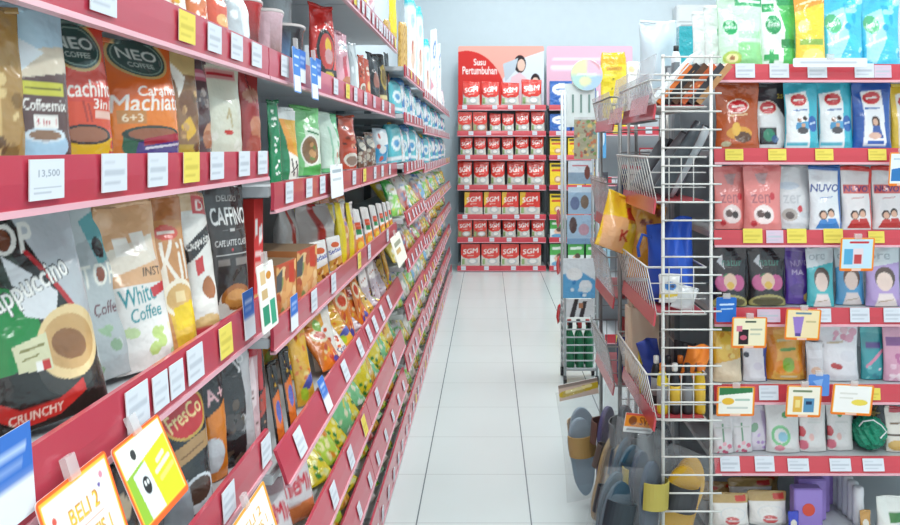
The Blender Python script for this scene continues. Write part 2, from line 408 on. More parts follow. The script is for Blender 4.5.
# coffee bay, fourth shelf
P('topcap', 'coffee_bag', 'coffee', 'large green and black cappuccino bag with cup', 'gusset', 1.15, .4, [('B', 'b9bec2'), ('P', [(0, 0), (.42, 0), (.6, .3), (.86, .6), (1, .85), (1, 1), (0, 1)], '23231f'), ('P', [(.0, 0), (.25, 0), (.5, .38), (.42, .42), (0, .2)], '2b3a30'), ('P', [(0, .3), (.3, .36), (.46, .5), (.5, .72), (0, .74)], '13873c'), ('P', [(.3, .2), (.66, .42), (.6, .55), (.36, .5)], 'dfe2e4'), ('T', 'TOP', .33, .13, .5, .15, 'e6e4dc', -.1, .05), ('E', .34, .13, .055, .055, '6a3a22'), ('P', [(.46, .2), (.5, .2), (.92, .62), (.88, .64)], 'b8262c'), ('T', 'Cappuccino', .43, .38, .8, .15, '2a2a28', .33, .07, .2), ('T', 'Cappuccino', .43, .38, .79, .14, 'f6f5ef', .33, .02, .2), ('E', .68, .71, .29, .2, '3b3a36', .5), ('E', .69, .66, .29, .175, 'e8cd98', .5), ('E', .69, .66, .24, .13, 'caa26a', .5), ('E', .68, .67, .16, .07, '8e6038', .5), ('P', [(.2, .62), (.5, .59), (.5, .76), (.22, .74)], 'd9d7b0'), ('L', .26, .65, .46, .64, .02, '8a8650'), ('L', .26, .69, .4, .68, .015, '8a8650'), ('R', .36, .71, .42, .755, 'f4f2ec'), ('R', .42, .71, .48, .755, 'c83030'), ('P', [(0, .82), (.2, .9), (.5, .9), (.72, .84), (.74, .9), (.5, .97), (.2, .98), (0, .9)], 'c3302a'), ('T', 'CRUNCHY', .32, .935, .42, .04, 'f0d8c8', 0)], 220, 130, 150)
P('topcof', 'coffee_bag', 'coffee', 'silver grey coffee bag with brown bean', 'gusset', 1.6, .42, [('B', 'b7bfc0'), ('P', [(0, 0), (.8, 0), (.95, .2), (.4, .25)], 'cdd4d4'), ('P', [(.6, .12), (.95, .05), (.9, .35), (.7, .38)], '6fb0b4'), ('E', .78, .28, .1, .06, '23201e'), ('T', 'TOP', .66, .43, .6, .13, 'efeee2', 0, .03), ('E', .68, .43, .07, .045, '8c4a34'), ('T', 'Coffee', .7, .62, .5, .07, '6a3a40', .05, .02, .2), ('N', 8, .2, .7, .9, .95, .1, ['9fbf9a', 'c8d0cc', '8fae8c'], 8)], 130, 70, 100)
P('white', 'coffee_bag', 'coffee', 'white coffee bag with peach top and teal lettering', 'gusset', 1.75, .42, [('B', 'e6e4df'), ('R', 0, 0, 1, .5, 'e0b084'), ('P', [(0, .28), (.9, .2), (.9, .36), (0, .44)], 'eadfce'), ('R', .2, .2, .45, .32, 'f3ede2'), ('R', .52, .18, .75, .3, 'f3ede2'), ('T', 'INST', .72, .43, .34, .05, '3c342c', 0, .02), ('T', 'White', .42, .56, .62, .11, '1f8a92', .12, .03, .15), ('T', 'Coffee', .5, .67, .56, .08, '1f8a92', .1, .02, .15), ('P', [(.66, .53), (.97, .49), (.98, .55), (.68, .59)], 'c8343a'), ('N', 9, .2, .76, .95, .96, .1, ['b9cf7a', 'e9dcc4', 'cbb6a0', 'c2d8a0'], 12)], 140, 80, 116)
P('mug', 'coffee_bag', 'coffee', 'brown coffee bag with yellow mug', 'gusset', 1.9, .42, [('B', 'c98f5a'), ('R', 0, 0, 1, .16, 'b9794a'), ('E', .5, .24, .32, .05, 'd65a4c'), ('L', .28, .24, .72, .24, .06, 'f0dcd0'), ('T', 'Kil', .56, .42, .7, .26, 'f3eadc', .06, .02, .15), ('P', [(.05, .55), (.3, .4), (.35, .6), (.1, .66)], 'efe2d0'), ('P', [(.2, .66), (1, .6), (.95, .92), (.4, .97)], 'ddb43a'), ('E', .58, .66, .44, .12, 'f4ead4'), ('E', .58, .66, .36, .09, 'd7ad6c'), ('R', .45, .62, .7, .68, 'e8cf9a'), ('P', [(.35, .72), (.9, .68), (.9, .84), (.4, .86)], 'e6c51e')], 130, 64, 104)
P('wcap', 'coffee_bag', 'coffee', 'white cappuccino bag with black band', 'gusset', 2.3, .42, [('B', 'e9e6df'), ('R', 0, 0, 1, .12, 'd9b890'), ('R', .45, .02, .95, .14, 'c83a3c'), ('T', 'D', .7, .08, .28, .07, 'f6ece4'), ('P', [(0, .36), (1, .2), (1, .3), (0, .48)], '2e2a2a'), ('T', 'Cappuccino', .5, .34, .96, .07, 'efece6', .3), ('P', [(.2, .46), (.5, .43), (.5, .54), (.25, .57)], 'c83a3c'), ('E', .6, .66, .22, .08, 'a4663c'), ('E', .5, .9, .5, .06, 'd7b67a'), ('R', .02, .92, .6, .98, 'c0404a')], 110, 50, 90)
P('caffino', 'coffee_bag', 'coffee', 'charcoal latte coffee bag with white lettering', 'gusset', 1.75, .4, [('B', '3d3836'), ('T', 'DELIZIO', .52, .1, .5, .045, 'b9b2ac'), ('T', 'CAFFINO', .54, .23, .9, .13, 'f4f2ee', 0, .05), ('L', .3, .335, .42, .335, .01, 'd8d4d0'), ('L', .62, .335, .74, .335, .01, 'd8d4d0'), ('R', .46, .325, .58, .345, 'c9c4c0'), ('T', 'CAFE LATTE CLASSIC', .54, .43, .86, .045, 'e4e0dc'), ('E', .5, .485, .03, .012, 'c83a3c'), ('L', .12, .52, .95, .52, .008, 'd8d4d0'), ('R', .15, .55, .4, .6, '8c847e'), ('R', .55, .55, .92, .61, '8c847e'), ('E', .56, .88, .42, .13, 'efe9e0'), ('E', .56, .85, .38, .1, 'a8672e'), ('E', .56, .86, .3, .07, 'd2954c'), ('E', .2, .97, .2, .09, 'e8e2d8')], 170, 90, 130)
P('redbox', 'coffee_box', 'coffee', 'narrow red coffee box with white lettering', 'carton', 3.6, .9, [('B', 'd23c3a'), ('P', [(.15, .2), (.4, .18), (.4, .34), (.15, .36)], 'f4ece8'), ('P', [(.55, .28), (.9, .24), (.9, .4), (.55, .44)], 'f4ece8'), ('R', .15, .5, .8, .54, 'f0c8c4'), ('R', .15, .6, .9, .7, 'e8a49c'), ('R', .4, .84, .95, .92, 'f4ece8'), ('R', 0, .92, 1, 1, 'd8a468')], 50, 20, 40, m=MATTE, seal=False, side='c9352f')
# coffee bay, fifth shelf
P('fresco', 'coffee_bag', 'coffee', 'black coffee pack with red oval badge', 'gusset', 2.0, .4, [('B', '23262a'), ('E', .5, .27, .46, .17, 'c9a24a', -.35), ('E', .5, .27, .42, .15, 'c5252a', -.35), ('T', 'FresCo', .5, .27, .74, .12, 'f4dc9a', .35, .03), ('P', [(.1, .5), (.95, .4), (.95, .52), (.1, .62)], 'b08a5a'), ('L', .3, .55, .8, .49, .03, '7a5a38'), ('E', .6, .82, .4, .12, 'cdd3d8', -.4), ('E', .6, .8, .3, .08, '4c3a30', -.4), ('P', [(0, .78), (.4, .7), (.5, 1), (0, 1)], '9aa2a8')], 140, 64, 110)
P('orab', 'coffee_bag', 'coffee', 'black and orange coffee pack', 'gusset', 2.6, .5, [('B', '2c2a2c'), ('P', [(0, .4), (1, .25), (1, 1), (0, 1)], 'e0832a'), ('T', 'A+', .5, .2, .8, .14, 'e8b8bc', .2, .04), ('E', .2, .75, .5, .16, 'd8dce0')], 80, 34, 60)
P('silverblk', 'coffee_bag', 'coffee', 'glossy black bag with silver swirls', 'gusset', 1.8, .45, [('B', '2e2d2e'), ('N', 26, .1, .1, .95, .98, .12, ['8c8a8a', '4a4444', 'bdbcbc', '5a4c40', '1e1c1c'], 21), ('P', [(.7, .1), (.95, .05), (.95, .95), (.6, 1)], 'b4b2b4'), ('T', 'Jo', .66, .2, .34, .12, 'e0dcdc', .7, .02, .2)], 110, 50, 80)
P('pinkblk', 'coffee_bag', 'coffee', 'pink and silver coffee bag', 'gusset', 2.4, .45, [('B', 'cfa8ac'), ('R', 0, 0, 1, .2, 'b83440'), ('P', [(0, .3), (.6, .2), (.6, .6), (0, .7)], 'e6d0d2'), ('N', 8, 0, .3, 1, 1, .14, ['a88c8c', '6a5048', 'dcc4c4'], 5)], 60, 24, 50)
P('redblk', 'coffee_bag', 'coffee', 'red and black coffee bag', 'gusset', 2.6, .45, [('B', '2c2022'), ('R', 0, 0, .5, .55, 'c0353c'), ('P', [(0, .6), (1, .5), (1, .7), (0, .8)], 'b8483c'), ('N', 8, 0, .5, 1, 1, .12, ['6a5048', 'c08c70', '3a2c2a'], 5)], 60, 24, 50)
P('dark', 'coffee_bag', 'coffee', 'dark brown coffee bag', 'gusset', 1.5, .4, [('B', '2c2422'), ('N', 14, 0, .2, 1, 1, .13, ['4a3a32', '6e5844', '1c1816', '8a7a6c'], 2), ('E', .5, .3, .3, .1, 'b8a488')], 60, 24, 36)
# noodle bay
P('teal', 'noodle_bag', 'noodles', 'dark green bag with white upright lettering', 'gusset', 2.2, .5, [('B', '14804f'), ('N', 5, .3, .12, .62, .3, .1, ['eef2ea'], 3), ('N', 6, .3, .42, .66, .62, .11, ['eef2ea'], 4), ('N', 5, .34, .72, .66, .9, .1, ['eef2ea'], 9), ('R', 0, 0, 1, .06, '0e6a40')], 80, 34, 60)
P('macar', 'noodle_bag', 'noodles', 'yellow and orange noodle bag with black strokes', 'gusset', 2.0, .5, [('B', 'dca63c'), ('R', 0, 0, 1, .14, 'd9dcd8'), ('P', [(0, .14), (.3, .14), (.7, 1), (0, 1)], '1f7a4c'), ('P', [(.14, .14), (.4, .14), (.85, .8), (.6, .95)], 'e59a34'), ('P', [(.4, .6), (.9, .7), (1, 1), (.4, 1)], 'e9e4da'), ('L', .5, .72, .62, .95, .06, '2c2420'), ('L', .7, .75, .82, .96, .06, '2c2420'), ('L', .5, .9, .8, .8, .05, '2c2420')], 80, 36, 60)
P('green', 'noodle_bag', 'noodles', 'light green noodle bag with round picture', 'gusset', 1.35, .4, [('B', '7cc47c'), ('R', 0, 0, 1, .1, '6cb86a'), ('P', [(.3, .25), (1, .35), (1, 1), (.2, 1)], 'd6e8d0'), ('E', .45, .63, .33, .23, 'f2f0e6'), ('E', .45, .63, .29, .2, '8a6a4a'), ('N', 8, .28, .5, .62, .76, .08, ['c89a6a', '6a8a4a', 'a04a3a'], 6), ('P', [(.2, .88), (.95, .82), (1, 1), (.2, 1)], '58b45c'), ('L', .4, .35, .8, .4, .05, '3c7a48')], 110, 54, 70)
P('greenw', 'noodle_bag', 'noodles', 'pale green and white noodle bag', 'gusset', 1.7, .4, [('B', 'cfe3d2'), ('P', [(.55, 0), (1, 0), (1, .5), (.75, .4)], '4cb070'), ('L', .35, .25, .45, .85, .1, '9ac8ac'), ('N', 7, .6, .45, 1, .9, .1, ['c08a70', '7ab080', 'e8e4d8'], 7), ('R', 0, .93, 1, 1, '68b878')], 90, 44, 64)
P('brick', 'noodle_bag', 'noodles', 'brick red noodle bag', 'gusset', 1.5, .4, [('B', 'b8492f'), ('R', 0, 0, 1, .16, 'c8583c'), ('N', 12, .1, .2, .95, .6, .13, ['7a3a2c', 'd89070', 'e0d0c0', '5a3028'], 3), ('E', .5, .82, .4, .13, 'd8d4c8'), ('E', .5, .84, .3, .09, '8a7060')], 80, 38, 52)
P('darkpk', 'noodle_bag', 'noodles', 'dark snack bag with orange flash', 'gusset', 1.5, .4, snack('3c3430', '6a4a38', 'c87838', '8a8c88', 6, 'b8b0a0'), 60, 26, 40)
P('bluewh', 'snack_bag', 'snacks', 'blue and white plump snack bag', 'pillow', 1.2, .5, [('B', 'c8d8e0'), ('E', .5, .3, .4, .2, 'eef2f2'), ('P', [(0, .55), (1, .4), (1, .9), (0, 1)], '3a9ac8'), ('E', .4, .6, .2, .12, 'e8ecec'), ('N', 8, 0, 0, 1, 1, .12, ['4a8a70', 'e0d4a0', '7ab4d0', 'c85a4a'], 2)], 70, 30, 40)
P('goldbr', 'snack_bag', 'snacks', 'golden brown snack bag', 'gusset', 1.7, .4, snack('a8742c', 'c9983c', '7a4c20', 'e0b858', 4, 'd8b060'), 50, 22, 34)
P('yelgr', 'snack_bag', 'snacks', 'yellow and green snack bag', 'pillow', 1.3, .4, snack('d8c83c', '4a9a4c', 'e8e08c', '2c6a3c', 5), 50, 22, 34)
P('bowl', 'noodle_cup', 'noodle cup', 'red and black noodle cup', 'cup', 1.25, 1, [('B', '4a3a38'), ('R', 0, 0, 1, .32, 'c83a3c'), ('E', .5, .55, .2, .14, 'dcae3a'), ('N', 10, .15, .4, .85, .95, .07, ['8a2c2c', 'c8a890', '2c2424'], 3)], 80, side='e6dcd8')
P('pinkcup', 'noodle_cup', 'noodle cup', 'pale pink noodle cup', 'cup', 1.4, 1, [('B', 'e9c4cc'), ('R', .3, .12, .72, .26, 'b8cfd8'), ('P', [(.36, .4), (.64, .36), (.6, .85), (.4, .88)], 'd86a84'), ('L', .44, .5, .56, .5, .05, 'f4e4e8'), ('L', .44, .64, .56, .64, .05, 'f4e4e8'), ('E', .5, .94, .3, .06, '7a5a50')], 80, side='f0dfe2')
P('darkcup', 'noodle_cup', 'noodle cup', 'charcoal noodle cup with red strokes', 'cup', 1.25, 1, [('B', '3a3b40'), ('R', .36, .3, .66, .92, 'e4dcdc'), ('L', .42, .38, .6, .42, .06, 'c83048'), ('L', .44, .58, .6, .55, .06, 'c83048'), ('L', .5, .36, .5, .9, .06, 'c83048'), ('R', .02, .5, .3, 1, '7aa8d8')], 80, side='b9bec2')
P('clearcup', 'plastic_cup', 'cup', 'clear ridged plastic cup', 'cup', 1.0, 1, [('B', 'aeb6ba'), ('R', 0, .2, 1, .26, '8e979c'), ('R', 0, .42, 1, .48, '8e979c'), ('R', 0, .64, 1, .7, '8e979c')], 40, side='c3c9cc')
P('hotred', 'noodle_bag', 'noodles', 'red noodle bag with black ring and yellow chick', 'gusset', 1.25, .35, [('B', 'd8332c'), ('E', .45, .6, .36, .3, '201c1c'), ('E', .47, .6, .3, .24, 'c8372e'), ('E', .5, .52, .12, .1, 'f0c22c'), ('E', .5, .66, .16, .1, 'd8a0a0'), ('R', .1, .82, .95, 1, '2a2020'), ('E', .5, .92, .22, .07, 'c8b040'), ('L', .55, .2, .8, .3, .05, '8a1c1c')], 110, 50, 60)
P('hotpink', 'noodle_bag', 'noodles', 'pink noodle bag with red strokes', 'gusset', 1.6, .4, [('B', 'e4aab6'), ('R', .3, .2, .8, .32, 'b8c8d0'), ('P', [(.3, .45), (.6, .4), (.55, .85), (.35, .85)], 'c83c50'), ('E', .6, .9, .4, .12, 'c07a50')], 60, 30, 40)
P('silverpk', 'noodle_bag', 'noodles', 'silver clear snack pack', 'gusset', 1.6, .4, [('B', 'b9c2c6'), ('P', [(.2, 0), (.6, 0), (.9, 1), (.5, 1)], 'dce4e6'), ('N', 8, 0, .2, 1, 1, .12, ['98a4a8', 'e6ecee', '7c8a90'], 2)], 60, 28, 40)
P('whitepk', 'noodle_bag', 'noodles', 'white and orange snack pack', 'gusset', 1.5, .4, snack('e8dcd2', 'd87a48', 'f0e8dc', 'c85a30', 3), 60, 28, 40)
P('redpk', 'noodle_bag', 'noodles', 'red snack pack with cream prints', 'gusset', 1.6, .4, [('B', 'd0583e'), ('E', .5, .3, .3, .12, 'eedcc8'), ('E', .5, .7, .3, .12, 'e0b070'), ('L', .25, .3, .75, .3, .06, 'd0583e')], 60, 28, 40)
P('yelpk', 'noodle_bag', 'noodles', 'yellow and white snack pack', 'gusset', 1.5, .4, snack('e6d28a', 'f0ece0', 'd8a83c', 'c8783c', 8), 60, 28, 40)
P('blackpk', 'noodle_bag', 'noodles', 'glossy black noodle bag', 'gusset', 1.6, .4, [('B', '24252a'), ('E', .55, .55, .3, .18, 'a86a5c'), ('P', [(.5, .1), (.8, .05), (.8, .4)], '5a5c60'), ('N', 5, .1, .5, .9, 1, .12, ['8a4a44', '3c3c42', 'c8a890'], 2)], 60, 28, 40)
P('goldpk', 'noodle_bag', 'noodles', 'black and gold noodle bag', 'gusset', 1.6, .4, [('B', '2c2a26'), ('E', .5, .45, .4, .25, 'b89a3c'), ('E', .5, .45, .3, .17, '7a6428'), ('R', 0, .8, 1, .9, 'd8c88c')], 60, 28, 40)
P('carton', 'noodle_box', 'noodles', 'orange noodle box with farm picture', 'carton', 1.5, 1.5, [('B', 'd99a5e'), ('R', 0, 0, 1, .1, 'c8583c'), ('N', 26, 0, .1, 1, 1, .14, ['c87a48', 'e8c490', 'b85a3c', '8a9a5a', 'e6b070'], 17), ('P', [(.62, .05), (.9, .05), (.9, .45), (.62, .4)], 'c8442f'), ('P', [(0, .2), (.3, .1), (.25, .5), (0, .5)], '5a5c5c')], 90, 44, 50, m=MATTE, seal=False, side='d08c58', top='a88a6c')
P('bigwh', 'rice_bag', 'noodles', 'large white bag with red and yellow stripes', 'gusset', 1.05, .5, [('B', 'd9d6d2'), ('R', .3, 0, .46, 1, 'c5362e'), ('R', .78, 0, .9, 1, 'e9d43c'), ('N', 6, .05, .6, .95, .95, .1, ['c8b8b0', 'e8e4e0'], 2)], 70, 34, 40)
P('sedaap', 'noodle_pack', 'noodles', 'white noodle pack with blue lettering', 'pillow', 1.5, .3, [('B', 'ece7e2'), ('E', .5, .24, .3, .08, 'd8663c'), ('T', 'Sedaap', .5, .42, .95, .17, '3b4a9c', .22, .05), ('P', [(0, .7), (1, .56), (1, 1), (0, 1)], 'd8a04c'), ('N', 9, 0, .68, 1, 1, .12, ['c0783c', 'ead09a', 'a85a30', '7a4a28'], 5)], 110, 50, 60)
P('ystripe', 'noodle_bag', 'noodles', 'white bag with yellow edge and orange noodles', 'gusset', 2.6, .6, [('B', 'e4dcd4'), ('R', 0, 0, .4, 1, 'e8d02c'), ('R', .4, .25, 1, 1, 'd88a4c'), ('N', 8, .4, .2, 1, 1, .2, ['c05a3c', 'e8c088', '8a6aa0'], 4)], 60, 24, 50)
P('wpack', 'noodle_pack', 'noodles', 'white and orange instant noodle pack', 'pillow', 1.35, .35, [('B', 'e9e5e1'), ('R', .15, .3, .85, .46, 'd8502c'), ('R', .2, .48, .8, .6, '3c8a58'), ('P', [(0, .7), (1, .62), (1, 1), (0, 1)], 'e58a34'), ('E', .5, .84, .3, .1, 'e8c84c'), ('L', .25, .38, .75, .38, .05, 'f4ece0')], 64, 24, 32)
P('soto', 'noodle_pack', 'noodles', 'white noodle pack with soup picture', 'pillow', 1.15, .3, [('B', 'ebe4d8'), ('R', 0, 0, 1, .2, 'd8d4d8'), ('T', 'Sedaap', .5, .13, .8, .14, '44489c', .15, .05), ('P', [(0, .3), (.6, .22), (.6, .5), (0, .6)], 'e0a03c'), ('E', .3, .4, .14, .1, '8ab848'), ('E', .65, .55, .26, .16, 'f2ede4'), ('N', 10, .2, .4, .95, .85, .09, ['d8582c', 'e8b860', 'f4f0e8', 'c8442f'], 7), ('T', 'Soto', .7, .86, .5, .14, '38408c', .3, .05)], 110, 50, 56)
P('opack', 'noodle_pack', 'noodles', 'orange instant noodle pack', 'pillow', 1.25, .35, [('B', 'e07a28'), ('E', .5, .3, .36, .16, 'ead8b0'), ('E', .5, .3, .26, .1, 'c8482c'), ('N', 10, .1, .5, .9, .95, .11, ['c8502c', 'eab43c', 'f0d8a0', 'b83c24'], 5), ('E', .75, .85, .16, .07, '4a4c9c')], 70, 32, 40)
P('ypack', 'noodle_pack', 'noodles', 'yellow-orange noodle pack with blue badge', 'pillow', 1.3, .35, [('B', 'e6b03c'), ('N', 12, .1, .1, .9, .7, .12, ['e0782c', 'f0d078', 'c8502c'], 15), ('E', .7, .72, .2, .16, '4c58a8', .8), ('E', .4, .86, .2, .09, 'a8c838')], 70, 32, 40)
P('kpack', 'noodle_pack', 'noodles', 'black and orange noodle pack', 'pillow', 1.5, .35, [('B', '24221f'), ('P', [(.1, .4), (.9, .3), (.9, .95), (.2, 1)], 'd8702c'), ('E', .55, .55, .25, .13, '5a62b0'), ('N', 6, .1, .1, .9, .3, .1, ['c8982c', '8a6a2c'], 5)], 70, 32, 44)
P('vpack', 'noodle_pack', 'noodles', 'white and purple noodle pack', 'pillow', 1.25, .35, snack('e6e0de', 'c8bcc4', '6a3c58', 'c8643c', 9, 'f0ece8'), 60, 26, 34)
P('dpack', 'noodle_pack', 'noodles', 'maroon and yellow noodle pack', 'pillow', 1.25, .35, snack('5c2c34', 'd8a83c', 'e8e0d8', '2c3c38', 13, 'e0c060'), 60, 26, 34)
P('mie', 'noodle_pack', 'noodles', 'red and white noodle pack with bold lettering', 'pillow', .8, .4, [('B', 'd9d4d6'), ('R', 0, .0, 1, .2, 'b8a0a4'), ('T', 'Mie', .34, .45, .5, .3, 'c83040', 0, .07), ('T', 'Mie', .78, .45, .4, .26, 'c83040', 0, .07), ('P', [(0, .75), (1, .7), (1, 1), (0, 1)], 'd8804c')], 80, 36, 34)
P('gyel', 'noodle_pack', 'noodles', 'green and yellow noodle pack', 'pillow', 1.5, .35, snack('5ab43c', 'e6d430', '2c8a38', 'f0ec9c', 3, 'dcec9c'), 60, 26, 36)
P('yelg', 'noodle_pack', 'noodles', 'yellow noodle pack with green leaf', 'pillow', 1.4, .35, snack('e6cf2c', 'b8d848', '3c9a3c', 'e08a2c', 6, 'f6f0b0'), 60, 26, 36)
P('tealp', 'noodle_pack', 'noodles', 'emerald green noodle pack', 'pillow', 1.4, .35, snack('2c9a5c', '7ac88c', 'e8e4c0', 'd8c83c', 16, 'e4f0e0'), 60, 26, 36)
P('pale', 'snack_bag', 'snacks', 'pale snack bag with green cap', 'pillow', 1.5, .35, snack('dcd8cc', 'e8e4da', 'b8c8b0', '4ab04c', 12, 'f4f2ee'), 40, 16, 22)
# far bays
P('diap', 'diaper_pack', 'diapers', 'white and turquoise diaper pack', 'soft', 1.5, .5, [('B', 'e9eff2'), ('R', 0, 0, 1, .12, '35c0cc'), ('R', .88, 0, 1, 1, '35c0cc'), ('E', .4, .3, .2, .08, 'b4d0e4'), ('E', .45, .7, .24, .18, 'e4c4b0'), ('E', .4, .6, .12, .08, 'c87a6a')], 60, 22, 34, seal=False)
P('bigdiap', 'diaper_pack', 'diapers', 'tall white diaper pack with blue mark', 'soft', 1.7, .4, [('B', 'eef2f5'), ('O', .55, .28, .2, .12, .35, '5a8ac8'), ('L', .4, .55, .6, .5, .08, '6a9ad0'), ('L', .4, .7, .5, .66, .05, 'a8c4e0'), ('L', .3, .85, .6, .8, .04, 'c4d4e4')], 60, 24, 36, seal=False)
P('sanit', 'towel_pack', 'sanitary towels', 'pink and white towel pack', 'soft', 1.3, .5, [('B', 'ecdfe2'), ('E', .4, .5, .24, .16, 'e0a0ac'), ('N', 7, .1, .1, .9, .9, .1, ['d8a8b4', 'f4ecee', 'c0a0c0'], 4)], 40, 18, 24, seal=False)
P('yelbag', 'snack_bag', 'snacks', 'bright yellow bag', 'gusset', 1.6, .4, [('B', 'f0d820'), ('R', 0, .75, 1, 1, 'd8b840')], 30, 18, 26)
P('goldnet', 'snack_bag', 'snacks', 'gold netted pack', 'soft', 1.8, .4, [('B', 'd8b060')] + [('L', x / 6, 0, x / 6 + .5, 1, .03, 'a87c34') for x in range(-3, 7)] + [('L', x / 6 + .5, 0, x / 6, 1, .03, 'b88c3c') for x in range(-3, 7)], 40, 18, 30, seal=False)
P('tealpk', 'wipes_pack', 'wipes', 'turquoise wipes pack', 'soft', 1.5, .4, [('B', '58bcc8'), ('E', .5, .5, .36, .2, 'e4f0f2'), ('E', .5, .5, .2, .1, '4a9ad0'), ('R', 0, .85, 1, .93, 'e8eef0')], 40, 16, 22, seal=False)
P('bluepk', 'wipes_pack', 'wipes', 'blue and white wipes pack', 'soft', 1.5, .4, [('B', '3c86c4'), ('E', .5, .42, .36, .22, 'eef2f4'), ('R', 0, .8, 1, .9, 'd8e4ec')], 40, 16, 22, seal=False)
P('yelpk2', 'snack_bag', 'snacks', 'yellow snack bag', 'pillow', 1.5, .4, snack('e6c82c', 'f0dc60', 'd88a2c', '3c8a4c', 5), 30, 12, 18, seal=False)
P('grnpk', 'snack_bag', 'snacks', 'green snack bag', 'pillow', 1.5, .4, snack('3cb048', '8cd060', 'f0ecd0', 'e0d040', 6), 30, 12, 18, seal=False)
P('whtpk', 'snack_bag', 'snacks', 'white and pink snack bag', 'pillow', 1.5, .4, snack('e6e2de', 'd8a8a4', 'c8584c', '7a9ac0', 7), 30, 12, 18, seal=False)
P('orgpk', 'snack_bag', 'snacks', 'orange snack bag', 'pillow', 1.5, .4, snack('e08a34', 'e8c04c', 'c0482c', 'f0e0b0', 8), 30, 12, 18, seal=False)
P('blupk', 'snack_bag', 'snacks', 'blue snack bag', 'pillow', 1.5, .4, snack('3c7ac8', '8cc0e4', 'f0f0ec', 'e8d040', 9), 30, 12, 18, seal=False)
# soap shelving
def badge(x, y, rx, c='c8282e'): return [('E', x, y, rx, rx * .42, 'f2e6d8', -.12), ('E', x, y, rx * .9, rx * .36, c, -.12), ('L', x - rx * .5, y + .005, x + rx * .5, y - .01, .045, 'f6ece4')]
def family(y): return [('E', .4, y - .1, .07, .035, '8a5a40'), ('E', .56, y - .12, .07, .035, '3a2a24'), ('P', [(.3, y - .06), (.5, y - .06), (.54, y + .04), (.28, y + .04)], '4a9ac8'), ('P', [(.48, y - .08), (.66, y - .08), (.66, y + .05), (.5, y + .05)], '58a8d4'), ('E', .48, y + .06, .16, .05, '4a4a50'), ('E', .5, y - .02, .06, .03, 'd8a888')]
def couple(y, c): return [('E', .36, y - .1, .13, .075, '3a2620'), ('E', .37, y - .09, .09, .055, 'dcae94'), ('E', .62, y - .13, .12, .07, '2c2422'), ('E', .62, y - .11, .09, .055, 'dcae94'), ('P', [(.14, y + .12), (.26, y - .02), (.46, y - .03), (.52, y + .12)], c), ('P', [(.44, y + .12), (.5, y - .04), (.74, y - .05), (.9, y + .12)], c)]
P('det1', 'soap_pouch', 'hand soap refill', 'white pouch with green disc', 'doy', 1.6, .4, [('B', 'e6ece8'), ('E', .62, .4, .2, .13, '2c9a5c'), ('L', .5, .4, .74, .4, .05, 'e8f4ea'), ('R', 0, 0, 1, .06, 'd0d8d6')], 80, 34, 46)
P('det2', 'soap_pouch', 'hand soap refill', 'pale green pouch with avocado picture', 'doy', 1.4, .4, [('B', 'c4e2c8'), ('R', .4, 0, 1, .14, '3aa066'), ('L', .5, .07, .95, .07, .05, 'e0f0e4'), ('E', .26, .44, .17, .11, '1f9456'), ('T', 'dettol', .26, .44, .26, .06, 'eaf6ee', 0, .03), ('R', .4, .66, 1, 1, '8cd08c'), ('E', .28, .88, .2, .1, 'a8c454'), ('E', .28, .88, .13, .065, 'e8e4a0'), ('E', .28, .88, .06, .035, '9a6a3a'), ('R', .44, .5, .95, .6, 'a4d8ac')], 100, 50, 60)
P('det3', 'soap_pouch', 'hand soap refill', 'white and green pouch with cross', 'doy', 1.45, .4, [('B', 'e4efe6'), ('P', [(.45, 0), (1, 0), (1, 1), (.55, 1), (.66, .5)], '4cb45c'), ('R', .5, .04, 1, .16, '2a9a58'), ('P', [(.1, .12), (.42, .12), (.42, .24), (.1, .24)], '2a9a58'), ('E', .36, .42, .2, .13, '1f9456'), ('T', 'dettol', .36, .42, .3, .07, 'eaf6ee', 0, .03), ('R', .22, .76, .34, .96, '2fa056'), ('R', .1, .82, .46, .9, '2fa056'), ('R', .55, .62, .95, .74, '2c8c4c')], 100, 50, 60)
P('det4', 'soap_pouch', 'hand soap refill', 'yellow pouch with orange top', 'doy', 2.0, .45, [('B', 'f3cb3e'), ('P', [(0, 0), (1, 0), (1, .12), (0, .26)], 'ee9a34'), ('L', .2, .14, .9, .07, .06, 'f8e4b0'), ('R', .1, .62, .9, .7, '8cb04c'), ('E', .55, .85, .36, .1, 'f4e27a'), ('E', .25, .45, .16, .09, 'f8e08c')], 90, 40, 60)
P('det5', 'soap_pouch', 'hand soap refill', 'sky blue pouch with green badge', 'doy', 1.45, .42, [('B', '45bcdc'), ('P', [(.1, .3), (.55, .2), (.62, .6), (.3, .95), (.08, .9)], 'a4dcea'), ('E', .24, .42, .2, .13, '52b07c', -.3), ('T', 'dettol', .24, .42, .3, .07, 'e8f6f0', .3, .03), ('L', .1, .7, .6, .6, .06, 'd8eef4'), ('N', 8, .5, .1, 1, .95, .12, ['7ad0e6', '2ea4cc', '9ce0ee'], 4)], 100, 50, 60)
P('lif1', 'soap_pouch', 'body wash refill', 'orange-brown pouch with turmeric picture', 'doy', 1.35, .42, [('B', 'b9582a'), ('R', 0, 0, 1, .1, 'a84c24')] + badge(.5, .36, .26) + [('L', .3, .5, .7, .48, .03, 'eccc9c'), ('E', .5, .76, .3, .1, 'dc9c34'), ('E', .58, .82, .2, .08, '5a3a24'), ('E', .42, .7, .1, .1, 'e8b84c'), ('E', .2, .92, .1, .04, 'c9c4a0')], 100, 50, 60)
P('lif2', 'soap_pouch', 'body wash refill', 'black and white pouch with charcoal bottle', 'doy', 1.5, .42, [('B', '3a3d42'), ('P', [(.0, .25), (.6, .3), (.95, .6), (.7, 1), (0, 1)], 'e8eaea')] + badge(.36, .36, .26) + [('T', '25%', .78, .18, .3, .07, 'd8c04c'), ('R', .1, .66, .56, .92, '23262a'), ('E', .34, .78, .16, .1, '2c8a6a'), ('E', .5, .84, .1, .06, '2a5a8a')], 90, 44, 60)
